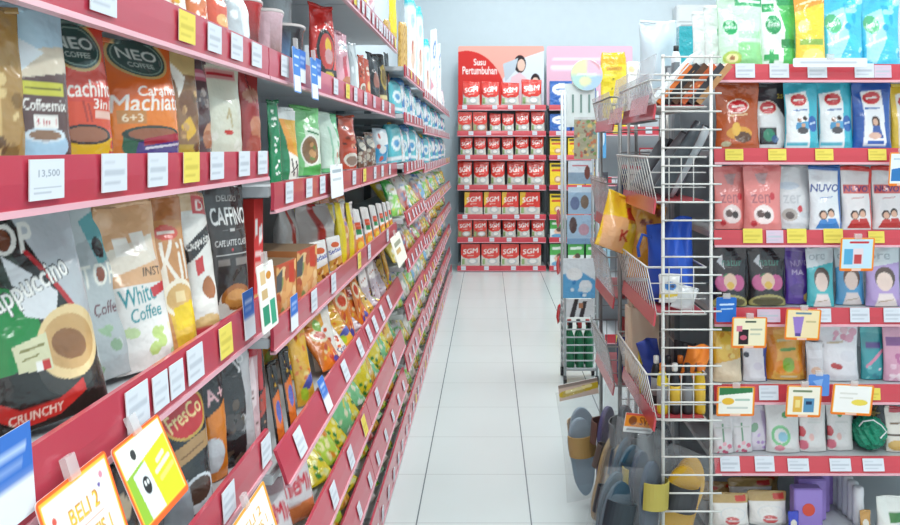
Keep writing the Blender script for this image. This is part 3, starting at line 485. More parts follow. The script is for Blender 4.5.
P('lif3', 'soap_pouch', 'body wash refill', 'turquoise and white pouch with family', 'doy', 1.7, .42, [('B', '3fb8cc'), ('P', [(.05, .18), (.62, .12), (.72, .3), (.66, .98), (.02, .98)], 'eef2f2')] + badge(.42, .26, .26) + [('L', .25, .42, .65, .41, .04, '3c6aa8'), ('E', .8, .62, .15, .12, '2c64b0'), ('L', .72, .62, .88, .6, .05, 'c8dcf0'), ('R', .05, .9, .6, .95, '58bcd0')] + family(.66), 90, 44, 60)
P('lif4', 'soap_pouch', 'body wash refill', 'royal blue and white pouch with hugging pair', 'doy', 1.6, .42, [('B', '1f57a8'), ('P', [(.22, .14), (.75, .12), (.82, .4), (.78, .95), (.2, .95), (.26, .5)], 'eef0f2')] + badge(.5, .24, .26) + [('L', .3, .4, .7, .39, .04, '3c6aa8'), ('E', .55, .6, .12, .09, '4a2c24'), ('E', .54, .6, .07, .05, 'dcae94'), ('P', [(.4, .84), (.46, .66), (.66, .66), (.72, .84)], '3c5aa0'), ('E', .5, .8, .16, .05, 'e0b8a4'), ('R', .3, .88, .72, .92, '2a5cb0')], 90, 44, 60)
P('lif5', 'soap_pouch', 'body wash refill', 'yellow and white pouch', 'doy', 1.9, .42, [('B', 'e8c23a'), ('P', [(.2, .14), (.8, .12), (.8, .95), (.2, .95)], 'f0ece4')] + badge(.5, .26, .26), 70, 30, 44)
P('zenp', 'soap_pouch', 'body wash refill', 'salmon pink pouch with apple badge', 'doy', 1.6, .42, [('B', 'ec8d88'), ('R', 0, 0, 1, .1, 'e67c7a'), ('P', [(.3, .14), (.66, .12), (.56, .3), (.4, .28)], 'c09c9c'), ('T', 'zen', .42, .52, .5, .14, 'b06a70', 0, 0), ('E', .74, .48, .07, .06, 'd03a44'), ('E', .48, .76, .27, .15, 'f4e4e0'), ('E', .38, .75, .1, .06, '5a4440'), ('E', .56, .77, .1, .06, '3a302e'), ('E', .22, .9, .08, .05, 'c83038')], 90, 46, 60)
P('zenw', 'soap_pouch', 'body wash refill', 'white pouch with small red badge', 'doy', 1.55, .42, [('B', 'e2e4e6'), ('E', .3, .3, .3, .06, 'ccd8e4'), ('T', 'zen', .4, .52, .5, .14, 'c4c8cc', 0, 0), ('E', .3, .77, .2, .1, 'b8b0a8'), ('E', .3, .78, .11, .06, '5a4c48'), ('E', .58, .68, .07, .06, 'd03a44'), ('N', 6, .5, .5, 1, 1, .1, ['d4d8dc', 'eceeef'], 3)], 90, 46, 60)
P('nuvb', 'soap_pouch', 'body wash refill', 'white pouch with blue edge and couple', 'doy', 1.9, .42, [('B', 'e8ebee'), ('R', 0, 0, 1, .06, '2a64b0'), ('R', .9, 0, 1, 1, '2a64b0'), ('T', 'NUVO', .47, .34, .9, .12, '22428c', 0, .05, .15), ('L', .3, .5, .7, .48, .03, '6a8cc0')] + couple(.86, '3a86cc'), 100, 46, 64)
P('nuvr', 'soap_pouch', 'body wash refill', 'white pouch with red edge and couple in red', 'doy', 1.9, .42, [('B', 'eae6e6'), ('R', 0, 0, 1, .06, 'd8362e'), ('R', .9, 0, 1, 1, 'd8362e'), ('R', .06, .27, .9, .42, 'd05a58'), ('T', 'NUVO', .47, .345, .78, .1, '2a2c6c', 0, .05, .15), ('L', .3, .5, .7, .48, .03, 'c88a8a')] + couple(.86, 'c02c28'), 100, 46, 64)
P('black', 'soap_pouch', 'body wash refill', 'black pouch with pink peonies and gold base', 'doy', 1.55, .42, [('B', '1d1b20'), ('P', [(.15, .28), (.3, .16), (.36, .4)], 'd8dce0'), ('T', 'natur', .58, .3, .56, .1, '4a8c7c', 0, .01), ('E', .28, .62, .2, .13, 'c05a8c'), ('E', .72, .62, .2, .13, 'c05a8c'), ('E', .5, .6, .18, .13, 'e0c0a8'), ('E', .5, .66, .1, .06, 'd8b04c'), ('E', .5, .95, .48, .14, 'a8a060'), ('E', .5, .93, .4, .08, '5a5430'), ('L', .3, .52, .4, .48, .04, '3c7a50')], 100, 46, 60)
P('purple', 'soap_pouch', 'body wash refill', 'purple pouch with pale lettering', 'doy', 1.8, .42, [('B', '5b3a9c'), ('R', 0, 0, 1, .1, '8a74b8'), ('T', 'NUVO', .5, .3, .6, .1, 'b8a4d8', .1, .03), ('T', 'MA', .42, .46, .4, .09, 'd8c8ec', 0, .03), ('E', .7, .88, .14, .08, 'd8b060'), ('E', .4, .75, .3, .1, '4a2c88')], 90, 40, 56)
def face_pack(c, h='5a4a44'): return [('B', 'd8e2e6'), ('P', [(0, .35), (1, .25), (1, 1), (0, 1)], c), ('T', 'ore', .4, .16, .6, .1, '9ca8b0', 0, 0), ('E', .52, .52, .3, .19, h), ('E', .5, .58, .23, .16, 'ecd4c8'), ('P', [(.2, 1), (.3, .78), (.7, .78), (.85, 1)], 'e8dcd8'), ('L', .3, .92, .7, .88, .03, 'b8a48c')]
P('fac1', 'soap_pouch', 'body wash refill', 'pale teal pouch with face', 'doy', 1.85, .42, face_pack('4ab4bc'), 90, 40, 56)
P('fac2', 'soap_pouch', 'body wash refill', 'pale blue pouch with face', 'doy', 1.75, .42, face_pack('5aa8d8', '6a4c40'), 90, 40, 56)
P('fac3', 'soap_pouch', 'body wash refill', 'lilac pouch with face', 'doy', 1.6, .42, face_pack('b49cd0'), 90, 40, 56)
P('yelor', 'soap_pouch', 'body wash refill', 'yellow pouch with cream base', 'doy', 1.6, .42, [('B', 'e6b030'), ('R', 0, 0, 1, .15, '4a6a34'), ('E', .4, .4, .3, .24, 'f0c84c'), ('P', [(0, .7), (1, .6), (1, 1), (0, 1)], 'e8d8b8'), ('N', 6, .1, .2, .9, .6, .1, ['f4d874', 'dc9a28'], 3)], 80, 36, 50)
P('sof1', 'soap_pouch', 'fabric softener refill', 'plain white pouch', 'doy', 1.35, .42, [('B', 'e0dfe4'), ('P', [(.85, .1), (1, .1), (1, 1), (.9, 1)], '2c3c8c'), ('E', .15, .3, .12, .07, '2a3040'), ('E', .6, .6, .2, .1, 'd4d0dc')], 70, 30, 40)
P('oran', 'soap_pouch', 'body wash refill', 'orange pouch with orange slices', 'doy', 1.3, .42, [('B', 'de861f'), ('P', [(.2, .1), (.85, .14), (.78, .5), (.9, 1), (.1, 1), (.25, .5)], 'ebb04c'), ('L', .3, .3, .7, .26, .06, 'e0d8b0'), ('L', .35, .46, .68, .44, .07, '5a9a3c'), ('E', .3, .76, .15, .12, 'e8902c'), ('E', .7, .76, .16, .12, 'e8902c'), ('E', .5, .72, .15, .13, '8abc3c'), ('R', .3, .92, .7, .96, 'f0dcb0')], 90, 44, 54)
P('sofw', 'soap_pouch', 'fabric softener refill', 'white pouch with pink blossom and red heart', 'doy', 1.25, .42, [('B', 'e6e6ea'), ('N', 10, .3, .02, 1, .25, .09, ['e0a8bc', 'e8c4d0', 'd890a8'], 3), ('L', .2, .32, .6, .3, .05, 'c8b498'), ('E', .32, .72, .09, .05, 'b83838'), ('E', .42, .74, .1, .05, 'b83838'), ('E', .7, .55, .2, .1, 'dcdce2')], 90, 44, 54)
P('sofs', 'soap_pouch', 'fabric softener refill', 'silver white narrow pouch', 'doy', 2.2, .42, [('B', 'd4d4d8'), ('R', .1, .2, .9, .4, 'e4e4e8'), ('E', .5, .7, .3, .1, 'd8b49c')], 60, 26, 40)
P('sofg', 'soap_pouch', 'fabric softener refill', 'teal pouch with pink ribbon', 'doy', 1.9, .42, [('B', '3a9ca4'), ('R', 0, 0, 1, .14, '58b4b8'), ('R', .2, .3, .8, .42, '5a4a8c'), ('L', .2, .75, .9, .45, .12, 'd88ca8'), ('N', 6, .1, .5, .9, 1, .1, ['7ac4c8', 'e4c8d4', '2c8090'], 3)], 70, 30, 44)
P('sofp', 'soap_pouch', 'fabric softener refill', 'pink floral pouch', 'doy', 1.9, .42, [('B', 'd8a0b8'), ('R', .1, .2, .9, .36, '8c5a94'), ('N', 12, .1, .4, .9, 1, .12, ['e8c4d4', 'c0709c', 'f0dce4'], 3)], 70, 30, 44)
P('flor', 'soap_pouch', 'fabric softener refill', 'white pouch with rose flowers', 'doy', 1.15, .42, [('B', 'dedcde'), ('R', .45, .2, .52, .7, '6a9a7a'), ('N', 8, .1, .65, .95, 1, .1, ['d87890', 'e8b0bc', 'c85a78'], 3), ('R', .1, .3, .9, .34, 'ccd0cc')], 80, 40, 46)
P('lila', 'soap_pouch', 'fabric softener refill', 'lilac pouch with green leaf', 'doy', 1.7, .42, [('B', 'd6d0dc'), ('P', [(.6, .1), (1, .2), (1, 1), (.8, 1)], 'c0b0d0'), ('E', .3, .5, .14, .12, '7aa488', .6), ('N', 6, .3, .65, .9, .95, .08, ['a888c4', 'c4acd8'], 3)], 80, 36, 50)
P('grnw', 'soap_pouch', 'fabric softener refill', 'white pouch with green swirl', 'doy', 1.2, .42, [('B', 'e0e2e0'), ('E', .56, .26, .1, .06, '3c9a4c'), ('O', .4, .66, .28, .2, .3, '7ac88c'), ('E', .45, .68, .14, .1, '8cc4d8'), ('E', .35, .9, .14, .06, 'e08c9c')], 80, 40, 46)
P('redw', 'soap_pouch', 'fabric softener refill', 'white pouch with pink apples and green dot', 'doy', 1.3, .42, [('B', 'e2e2e0'), ('E', .5, .26, .11, .06, '3c9a4c'), ('E', .06, .6, .14, .1, 'd04c54'), ('E', .12, .86, .16, .1, 'e0788c'), ('E', .4, .7, .1, .07, 'ecc0b8'), ('R', .3, .4, .8, .43, 'd0d4d0')], 80, 40, 46)
P('oatw', 'soap_pouch', 'fabric softener refill', 'white pouch with red heading and oat base', 'doy', 1.7, .42, [('B', 'e4ded4'), ('R', .2, .0, 1, .1, 'b83040'), ('L', .2, .36, .9, .34, .08, '7a6450'), ('R', 0, .6, 1, .64, '5a4c40'), ('E', .4, .85, .34, .12, 'd8b060')], 70, 30, 44)
P('goldcap', 'soap_pouch', 'cooking oil refill', 'white pouch with gold top and red seal', 'doy', .8, .45, [('B', 'e9e7e2'), ('R', 0, 0, 1, .3, 'bfa063'), ('P', [(.62, .08), (.92, .04), (.95, .24), (.66, .26)], 'cc3c2c'), ('E', .5, .8, .2, .12, 'c04040'), ('L', .4, .8, .6, .8, .03, 'f0d8d0'), ('O', .55, .62, .36, .2, .1, 'd8dcdc')], 90, 44, 40)
P('goldbk', 'soap_pouch', 'cooking oil refill', 'gold pouch with red spots', 'doy', .8, .45, [('B', 'b8975c'), ('E', .35, .3, .12, .1, 'd0402c'), ('E', .8, .2, .1, .1, 'd0402c')], 50, 24, 24)
# milk shelving
def milk(c='d8372c', base='cfcac0', t='SGM'): return [('B', base), ('P', [(0, 0), (1, 0), (1, .5), (.85, .62), (.5, .7), (.15, .62), (0, .5)], c), ('T', t, .5, .32, .8, .22, 'f8f4ee', .12, .02, .15), ('L', .35, .53, .65, .52, .04, 'f0c8bc'), ('E', .6, .78, .28, .14, 'b8bcbc'), ('E', .6, .78, .17, .09, 'e4e2dc'), ('R', .04, .66, .2, .92, '8ca86c')]
P('sgm', 'milk_powder_bag', 'milk powder', 'red and silver milk powder bag', 'gusset', 1.35, .4, milk(), 64, 30, 36)
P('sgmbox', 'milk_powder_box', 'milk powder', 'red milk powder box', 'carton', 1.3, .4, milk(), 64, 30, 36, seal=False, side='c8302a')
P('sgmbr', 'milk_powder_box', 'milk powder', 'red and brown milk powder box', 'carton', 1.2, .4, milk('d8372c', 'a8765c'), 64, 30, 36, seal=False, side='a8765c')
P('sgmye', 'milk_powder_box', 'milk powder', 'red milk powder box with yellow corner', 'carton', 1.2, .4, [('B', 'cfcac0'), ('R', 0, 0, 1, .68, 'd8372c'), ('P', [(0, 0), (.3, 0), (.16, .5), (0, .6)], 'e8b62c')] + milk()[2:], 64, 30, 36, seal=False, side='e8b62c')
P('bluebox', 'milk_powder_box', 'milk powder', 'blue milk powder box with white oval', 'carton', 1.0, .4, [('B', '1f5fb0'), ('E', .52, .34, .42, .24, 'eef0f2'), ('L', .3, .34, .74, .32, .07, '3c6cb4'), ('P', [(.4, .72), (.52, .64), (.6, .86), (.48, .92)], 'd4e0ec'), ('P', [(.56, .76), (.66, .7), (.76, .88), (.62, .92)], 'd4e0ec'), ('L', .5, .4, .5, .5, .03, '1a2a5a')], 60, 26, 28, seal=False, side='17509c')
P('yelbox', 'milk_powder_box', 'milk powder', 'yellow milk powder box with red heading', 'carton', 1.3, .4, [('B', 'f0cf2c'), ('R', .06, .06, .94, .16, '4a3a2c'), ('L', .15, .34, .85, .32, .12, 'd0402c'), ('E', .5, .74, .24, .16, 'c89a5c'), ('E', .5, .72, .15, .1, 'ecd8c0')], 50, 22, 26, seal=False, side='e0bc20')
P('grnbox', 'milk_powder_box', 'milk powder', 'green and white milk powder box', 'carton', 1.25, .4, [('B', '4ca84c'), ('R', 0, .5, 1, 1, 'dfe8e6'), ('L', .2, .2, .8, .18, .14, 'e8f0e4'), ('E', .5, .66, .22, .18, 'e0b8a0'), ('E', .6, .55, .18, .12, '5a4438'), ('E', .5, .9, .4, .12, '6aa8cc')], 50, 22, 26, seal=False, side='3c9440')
# ------------------------------------------------------------------ the setting
def tile_mat():
    m = bpy.data.materials.new('white_floor_tiles'); m.use_nodes = True; nt = m.node_tree; b = nt.nodes['Principled BSDF']; N = nt.nodes.new; Lk = nt.links.new
    tc = N('ShaderNodeTexCoord'); sp = N('ShaderNodeSeparateXYZ'); Lk(tc.outputs['Object'], sp.inputs[0])
    def line(sock, off, wd):
        a = N('ShaderNodeMath'); a.operation = 'SUBTRACT'; a.inputs[1].default_value = off; Lk(sock, a.inputs[0])
        d = N('ShaderNodeMath'); d.operation = 'DIVIDE'; d.inputs[1].default_value = .4; Lk(a.outputs[0], d.inputs[0])
        f = N('ShaderNodeMath'); f.operation = 'FRACT'; Lk(d.outputs[0], f.inputs[0])
        s = N('ShaderNodeMath'); s.operation = 'SUBTRACT'; s.inputs[1].default_value = .5; Lk(f.outputs[0], s.inputs[0])
        q = N('ShaderNodeMath'); q.operation = 'ABSOLUTE'; Lk(s.outputs[0], q.inputs[0])
        g = N('ShaderNodeMath'); g.operation = 'GREATER_THAN'; g.inputs[1].default_value = .5 - wd / .8; Lk(q.outputs[0], g.inputs[0]); return g.outputs[0]
    lx, ly = line(sp.outputs[0], .151, .005), line(sp.outputs[1], 2.694, .004)
    n = N('ShaderNodeTexNoise'); n.inputs['Scale'].default_value = 2.2; Lk(tc.outputs['Object'], n.inputs['Vector'])
    c = N('ShaderNodeMixRGB'); c.inputs[1].default_value = (*lin('ccd6d5'), 1); c.inputs[2].default_value = (*lin('c4cecd'), 1); Lk(n.outputs['Fac'], c.inputs[0])
    m1 = N('ShaderNodeMixRGB'); m1.inputs[2].default_value = (*lin('aab3b3'), 1); Lk(ly, m1.inputs[0]); Lk(c.outputs[0], m1.inputs[1])
    m2 = N('ShaderNodeMixRGB'); m2.inputs[2].default_value = (*lin('6f7a7e'), 1); Lk(lx, m2.inputs[0]); Lk(m1.outputs[0], m2.inputs[1])
    Lk(m2.outputs[0], b.inputs['Base Color']); b.inputs['Roughness'].default_value = .24; b.inputs['Specular IOR Level'].default_value = .35
    return m
WALL = mat('pale_blue_wall_paint', 'cad6dc', .8, spec=.2)
CEIL = mat('white_ceiling', 'e6e8e8', .8, spec=.2)
YB, ZC, XR, XL, YF = 8.66, 3.8, 3.4, -.98, -2.2
struct('floor', MB().box(XL - .1, YF, -.1, XR + .1, YB + .1, 0).mesh('floor', tile_mat()))
struct('ceiling', MB().box(XL - .1, YF, ZC, XR + .1, YB + .1, ZC + .1).mesh('ceiling', CEIL))
struct('wall_back', MB().box(XL - .1, YB, 0, XR + .1, YB + .1, ZC).mesh('wall_back', WALL))
struct('wall_left', MB().box(XL - .1, YF, 0, XL, YB, ZC).mesh('wall_left', WALL))
struct('wall_right', MB().box(XR, YF, 0, XR + .1, YB, ZC).mesh('wall_right', WALL))
TUBE = bpy.data.materials.new('lit_tube'); TUBE.use_nodes = True
TUBE.node_tree.nodes['Principled BSDF'].inputs['Emission Color'].default_value = (.95, 1, 1, 1); TUBE.node_tree.nodes['Principled BSDF'].inputs['Emission Strength'].default_value = 3
for nm, x in (('aisle with the red shelving', .15), ('soap shelving', 1.9)):
    for k, y in enumerate((-.6, 1.9, 4.4, 6.9)):
        t = thing('ceiling_light', f'{ORD[k + 1]} fluorescent ceiling light from open end, over {nm}', 'ceiling light', (x, y, ZC), 0, 'fluorescent ceiling lights')
        obj('housing', MB().box(-.16, -.65, -.07, .16, .65, 0).mesh('housing', SHELFW, .01), t)
        for s in (-.08, .08): obj('tube', MB().tube([(s, -.6, -.09), (s, .6, -.09)], .014, 10).mesh('tube', TUBE, smooth=True), t)
        L = bpy.data.lights.new('tube_light', 'AREA'); L.shape = 'RECTANGLE'; L.size = .3; L.size_y = 1.25; L.energy = LAMP; L.color = (.97, 1.0, 1.0)
        lo = bpy.data.objects.new('tube_light', L); C.objects.link(lo); lo.location = (x, y, ZC - .12)
# no wall behind the viewer: world light added as fill through the open side
W = bpy.data.worlds.new('open_side_fill'); bpy.context.scene.world = W; W.use_nodes = True
W.node_tree.nodes['Background'].inputs[0].default_value = (.93, .97, 1, 1); W.node_tree.nodes['Background'].inputs[1].default_value = FILL

# ------------------------------------------------------------------ shelving
TAGC = {}
def tag_mesh(kind, W, H):
    k = (kind, round(W, 2), round(H, 2))
    if k not in TAGC:
        w = {'w': 'cfd4db', 'y': 'e0cd5e', 'b': '3a6fc0', 'p': 'd0b9c9', 'n': 'd2d7dd'}[kind[0]]
        ops = [('B', w)]
        ink = 'b4bac3' if kind[0] != 'y' else 'cbb850'
        if kind[0] == 'n': ops += [('T', '13,500', .55, .36, .62, .2, '8f98a4'), ('L', .12, .7, .9, .7, .03, ink), ('L', .12, .82, .6, .82, .03, ink)]
        elif kind[0] == 'b': ops += [('L', .15, .2, .85, .2, .08, 'bcd0ec'), ('L', .15, .36, .7, .36, .06, 'bcd0ec'), ('R', 0, .55, 1, 1, 'dfe3e8')]
        else: ops += [('L', .12, .26, .5, .26, .05, ink), ('L', .12, .5, .85, .5, .1, ink), ('L', .12, .78, .7, .78, .04, ink)]
        TAGC[k] = panel_mesh('price_tag', W, H, .0012, canvas(H / W, ops, 48 if kind != 'n' else 120), *((18, 14) if kind != 'n' else (90, 60)), PAPER)
    return TAGC[k]
def bay(name, label, cat, loc, rz, L, depth, height, shelves, ybase, rail=None, group=None, posts=True, backc=None):
    """one shelving unit; local x runs along its front, local y into it. shelves: dicts zt, zb (rail top and foot), yt, yb (their setbacks), tags, hollow"""
    t = thing(name, label, cat, loc, rz, group)
    obj('back_panel', MB().box(.004, depth - .02, .02, L - .004, depth, height).mesh('back_panel', backc or STEEL), t)
    for x in (.012, L - .012):
        obj('upright', MB().box(x - .01, depth - .07, 0, x + .01, depth - .021, height + .01).mesh('upright', DARKSTEEL), t)
    obj('base_plinth', MB().box(.01, ybase + .03, 0, L - .01, depth - .08, .05).mesh('base_plinth', DARKSTEEL), t)
    for s in shelves:
        zt, zb, yt, yb = s['zt'], s['zb'], s['yt'], s['yb']; bz = s.get('bz', zt - .008)
        b = MB().box(.005, yt + .008, bz - .022, L - .005, depth - .072, bz)
        sh = obj('shelf', b.mesh('shelf', SHELFW, .003), t)
        mx, mz = (yt + yb) / 2 - .0012, (zt + zb) / 2
        pr = [(yb, zb), (mx, mz), (yt, zt), (yt + .007, zt), (mx + .007, mz), (yb + .007, zb)]
        obj('price_rail', MB().prism(pr, 0, .003, L - .003).mesh('price_rail', rail or RAIL), sh)
        h = math.hypot(zt - zb, yt - yb); an = math.atan2(yt - yb, zt - zb)
        obj('rail_edge', MB().prism([(yb - .004, zb - .004), (yb + .008, zb - .005), (yb + .008, zb + .002), (yb - .003, zb + .003)], 0, .003, L - .003).mesh('rail_edge', RAILEDGE), sh)
        for (x, w, kind) in s.get('tags', ()):
            if w / 2 > x or x > L - w / 2: continue
            H_ = min(h * .74, max(.034, w)) if kind != 'b' else h * 1.25
            f = .15
            o = obj('price_tag', tag_mesh(kind, w, H_), sh, (x, yb + (yt - yb) * f - .0042, zb + (zt - zb) * f + .002), (-an, 0, 0))
            if kind == 'y': o['label'] = 'yellow price tag'
            if kind == 'b': o['label'] = 'blue and white price tag'
    return t
XBASE = .36
def deck(zt): return zt - (.008 if zt > 1.1 else .033 if zt > .8 else .05 if zt > .15 else .06)   # trays sit lower behind the rail on the low shelves
def rowdict(zt, zb, Xt, Xb, tags=(), **k): return dict(zt=zt, zb=zb, yt=Xt - XBASE, yb=Xb - XBASE, bz=deck(zt), tags=list(tags), **k)
def pxtags(X, y0, l):
    out = []
    for a, b, k in l:
        ya, yb = X * F / (VX - a), X * F / (VX - b); out.append(((ya + yb) / 2 - y0, min(.06, max(.02, yb - ya)), k))
    return out
def autotags(L, seed, n=8, w=.042):
    r = random.Random(seed); return [((i + .5) * L / n + r.uniform(-.03, .03), w, 'y' if r.random() < .14 else 'w') for i in range(n)]
YA, YBb, YCc, YD, YE, YFf, YG, YEND = .5, 1.55, 2.6, 3.65, 4.7, 5.75, 6.8, 7.85
ROW = {}
def row(bayk, n, X, z): ROW[bayk, n] = (X, z)
bays = {}
# coffee bay
sA = [rowdict(1.81, 1.75, .44, .44, autotags(1.05, 1)),
      rowdict(1.51, 1.45, .44, .44, pxtags(.44, YA, [(84, 115, 'w'), (174, 194, 'y'), (204, 220, 'w'), (228, 241, 'w'), (248, 261, 'w')])),
      rowdict(1.302, 1.248, .44, .44, pxtags(.44, YA, [(22, 62, 'n'), (96, 125, 'w'), (143, 166, 'w'), (179, 198, 'y'), (207, 222, 'w'), (236, 248, 'w'), (255, 266, 'w')])),
      rowdict(1.02, .952, .44, .435, pxtags(.44, YA, [(-20, 32, 'b'), (118, 146, 'w'), (148, 163, 'w'), (164, 180, 'w'), (182, 200, 'w'), (215, 229, 'y'), (240, 252, 'b'), (257, 269, 'y')])),
      rowdict(.747, .68, .44, .435, pxtags(.44, YA, [(218, 232, 'w'), (258, 268, 'w')])),
      rowdict(.54, .475, .44, .43, autotags(1.05, 3)), rowdict(.27, .2, .41, .39, autotags(1.05, 4)), rowdict(.12, .01, .365, .36, autotags(1.05, 5))]
bays['A'] = bay('shelving_bay', 'red-railed coffee shelving bay, first along the aisle', 'shelving', (-XBASE, YA, 0), PI / 2, YBb - YA, .58, 2.15, sA, 0, group='aisle shelving bays')
# noodle and snack bays
def sBC(y0, k):
    S2 = [(278, 288, 'w'), (296, 305, 'b'), (312, 321, 'b'), (331, 338, 'w'), (344, 349, 'y'), (352, 357, 'w'), (362, 367, 'w'), (371, 376, 'p'), (380, 384, 'w'), (387, 391, 'w')]
    S3 = [(283, 292, 'w'), (303, 312, 'w'), (317, 325, 'w'), (330, 341, 'w'), (350, 356, 'w'), (361, 366, 'y'), (372, 376, 'w'), (380, 383, 'w'), (387, 391, 'w')]
    S4 = [(288, 298, 'b'), (309, 317, 'w'), (327, 338, 'w'), (356, 361, 'y'), (366, 371, 'w'), (385, 389, 'w')]
    S5 = [(292, 307, 'w'), (322, 331, 'b'), (340, 350, 'w'), (357, 363, 'w'), (367, 371, 'w'), (373, 377, 'w'), (380, 384, 'w'), (387, 391, 'w')]
    S6 = [(326, 339, 'w'), (345, 354, 'w'), (361, 366, 'y'), (373, 380, 'w'), (391, 396, 'w')]
    return [rowdict(1.82, 1.755, .43, .43, autotags(1.05, 11 + k, 13)), rowdict(1.51, 1.45, .44, .44, pxtags(.44, y0, S2)), rowdict(1.238, 1.18, .43, .43, pxtags(.43, y0, S3)),
            rowdict(.958, .897, .432, .43, pxtags(.43, y0, S4)), rowdict(.70, .63, .425, .40, pxtags(.41, y0, S5)), rowdict(.45, .374, .41, .39, pxtags(.4, y0, S6)),
            rowdict(.272, .19, .40, .378, autotags(1.05, 15 + k, 5)), rowdict(.118, .012, .368, .363, autotags(1.05, 17 + k, 7))]
bays['B'] = bay('shelving_bay', 'red-railed instant noodle shelving bay, second along the aisle', 'shelving', (-XBASE, YBb, 0), PI / 2, 1.05, .58, 2.15, sBC(YBb, 0), 0, group='aisle shelving bays')
bays['C'] = bay('shelving_bay', 'red-railed snack shelving bay, third along the aisle', 'shelving', (-XBASE, YCc, 0), PI / 2, 1.05, .58, 2.15, sBC(YCc, 1), 0, group='aisle shelving bays')
ZD = [(1.70, 1.645), (1.475, 1.425), (1.235, 1.185), (1.0, .94), (.79, .72), (.565, .49), (.33, .25), (.118, .012)]
for kk, y0, nm in (('D', YD, 'fourth'), ('E', YE, 'fifth'), ('F', YFf, 'sixth'), ('G', YG, 'seventh')):
    dz = 0 if kk in 'D' else -.03
    ss_ = [rowdict(a + (dz if i < 7 else 0), b + (dz if i < 7 else 0), .392 if i < 3 else .392, .39 if i < 3 else (.375 if i < 7 else .386), autotags(1.05, 30 + i + ord(kk), 6)) for i, (a, b) in enumerate(ZD)]
    ss_[-1] = rowdict(.118, .012, .368, .363, autotags(1.05, 60 + ord(kk), 7))
    bays[kk] = bay('shelving_bay', f'red-railed shelving bay, {nm} along the aisle', 'shelving', (-XBASE, y0, 0), PI / 2, 1.05, .58, 1.95, ss_, 0, group='aisle shelving bays')
    for i, (a, b) in enumerate(ZD): row(kk, i + 1, .395 if i < 7 else .372, deck(a + (dz if i < 7 else 0)))
for i, z in enumerate((1.81, 1.51, 1.302, 1.02, .747, .54, .27, .12)): row('A', i + 1, .448 if i < 6 else (.42 if i == 6 else .373), deck(z))
for kk in 'BC':
    for i, (z, x) in enumerate(((1.82, .438), (1.51, .448), (1.238, .438), (.958, .44), (.70, .434), (.45, .42), (.272, .41), (.118, .376))): row(kk, i + 1, x, deck(z))
def headroom(bk, n):
    """free height between a shelf and the tray above it"""
    return ROW[bk, n - 1][1] - .022 - ROW[bk, n][1] - .012 if n > 1 else 9
def fit(bk, n, H, D, tilt, dz=0):
    t = abs(tilt); return min(H, (headroom(bk, n) - dz - D * .95 * math.sin(t)) / (math.cos(t) + .02))
BAYN = dict(A='coffee bay', B='noodle bay', C='snack bay', D='fourth aisle bay', E='fifth aisle bay', F='sixth aisle bay', G='seventh aisle bay')
def where(bk, n):
    s = 'top' if n == 1 else 'bottom' if n == 8 else ORD[n]
    return f'{s} {BAYN[bk][:-4]} shelf' if bk in 'ABC' else f'{s} shelf of {BAYN[bk]}'
def left(bk, n, key, p0, p1, pyt, a=76, inset=.012, dz=0, tilt=-.06, dep=None, maxh=None, label=None, roll=0):
    """stand a pack on a left-hand shelf so that its face spans p0..p1 and its top reaches pyt"""
    X, z = ROW[bk, n]; X += inset; z += dz; an = math.radians(a)
    yr = X * F / (VX - p1); k = (p0 - VX) / F
    t = (-X - k * yr) / (math.cos(an) - k * math.sin(an))
    pr = Vector((-X, yr)); pl = pr - t * Vector((math.cos(an), math.sin(an))); mid = (pr + pl) / 2
    H = (CH - (pyt - VY) * mid.y / F) - z
    if maxh: H = min(H, maxh)
    W_ = t; p = PRODUCTS[key]; D = (dep or p.dep) * W_; H = fit(bk, n, H, D, tilt, dz)
    c = mid + Vector((-math.sin(an), math.cos(an))) * (D * (.42 if p.style in ('gusset', 'doy', 'pillow') else .5))
    return put(key, (c.x, c.y, z + .001), W_, H, D, an, tilt, roll, where(bk, n), c.y, label)
def fill(bk, n, y0, y1, keys, w, h, seed=0, a=82, tilt=-.08, gap=.012, inset=.014, jit=.12, dep=None, back=0, dz=0):
    X, z = ROW[bk, n]; r = random.Random(seed * 7 + 1); y = y0; i = 0
    while y + w * 1.08 < y1:
        key = keys[i % len(keys)]; ww = w * r.uniform(1 - jit, 1 + jit); hh = h * r.uniform(1 - jit, 1 + jit); i += 1
        p = PRODUCTS[key]; D = (dep or p.dep) * ww; hh = fit(bk, n, hh, D, tilt, dz); an = math.radians(a + r.uniform(-5, 5))
        put(key, (-(X + inset + ww * .42 * abs(math.cos(an)) + D / 2 + back + r.uniform(0, .01)), y + ww / 2, z + .001 + dz), ww, hh, D, an, tilt * r.uniform(.6, 1.6), r.uniform(-.06, .06), where(bk, n), y)
        y += ww + gap
# coffee bay, second shelf (seen over the rail at the top)
for a_ in (('yelpk', 168, 191, -30), ('whitepk', 193, 212, -24), ('redpk', 213, 233, -14), ('silverpk', 233, 254, -16), ('bowl', 251, 274, 2)): left('A', 2, a_[0], *a_[1:], dep=.5 if a_[0] != 'bowl' else None, a=80)
# third shelf
left('A', 3, 'gold', -34, 34, 6, a=70, inset=.03, maxh=.17); left('A', 3, 'mix', 8, 79, 0, a=62, inset=.008, tilt=-.1, maxh=.165); left('A', 3, 'capred', 50, 122, 0, a=66, inset=.024, tilt=-.1, maxh=.172)
left('A', 3, 'caramel', 114, 189, 10, a=66, inset=.01, tilt=-.1, maxh=.172); left('A', 3, 'clearbr', 170, 205, 50, a=64, inset=.012, maxh=.165); left('A', 3, 'mocha', 192, 216, 48, a=76, inset=.05, maxh=.17)
left('A', 3, 'cream', 210, 248, 54, a=70, inset=.018, maxh=.175); left('A', 3, 'wine', 246, 265, 60, a=74, inset=.02, maxh=.175)
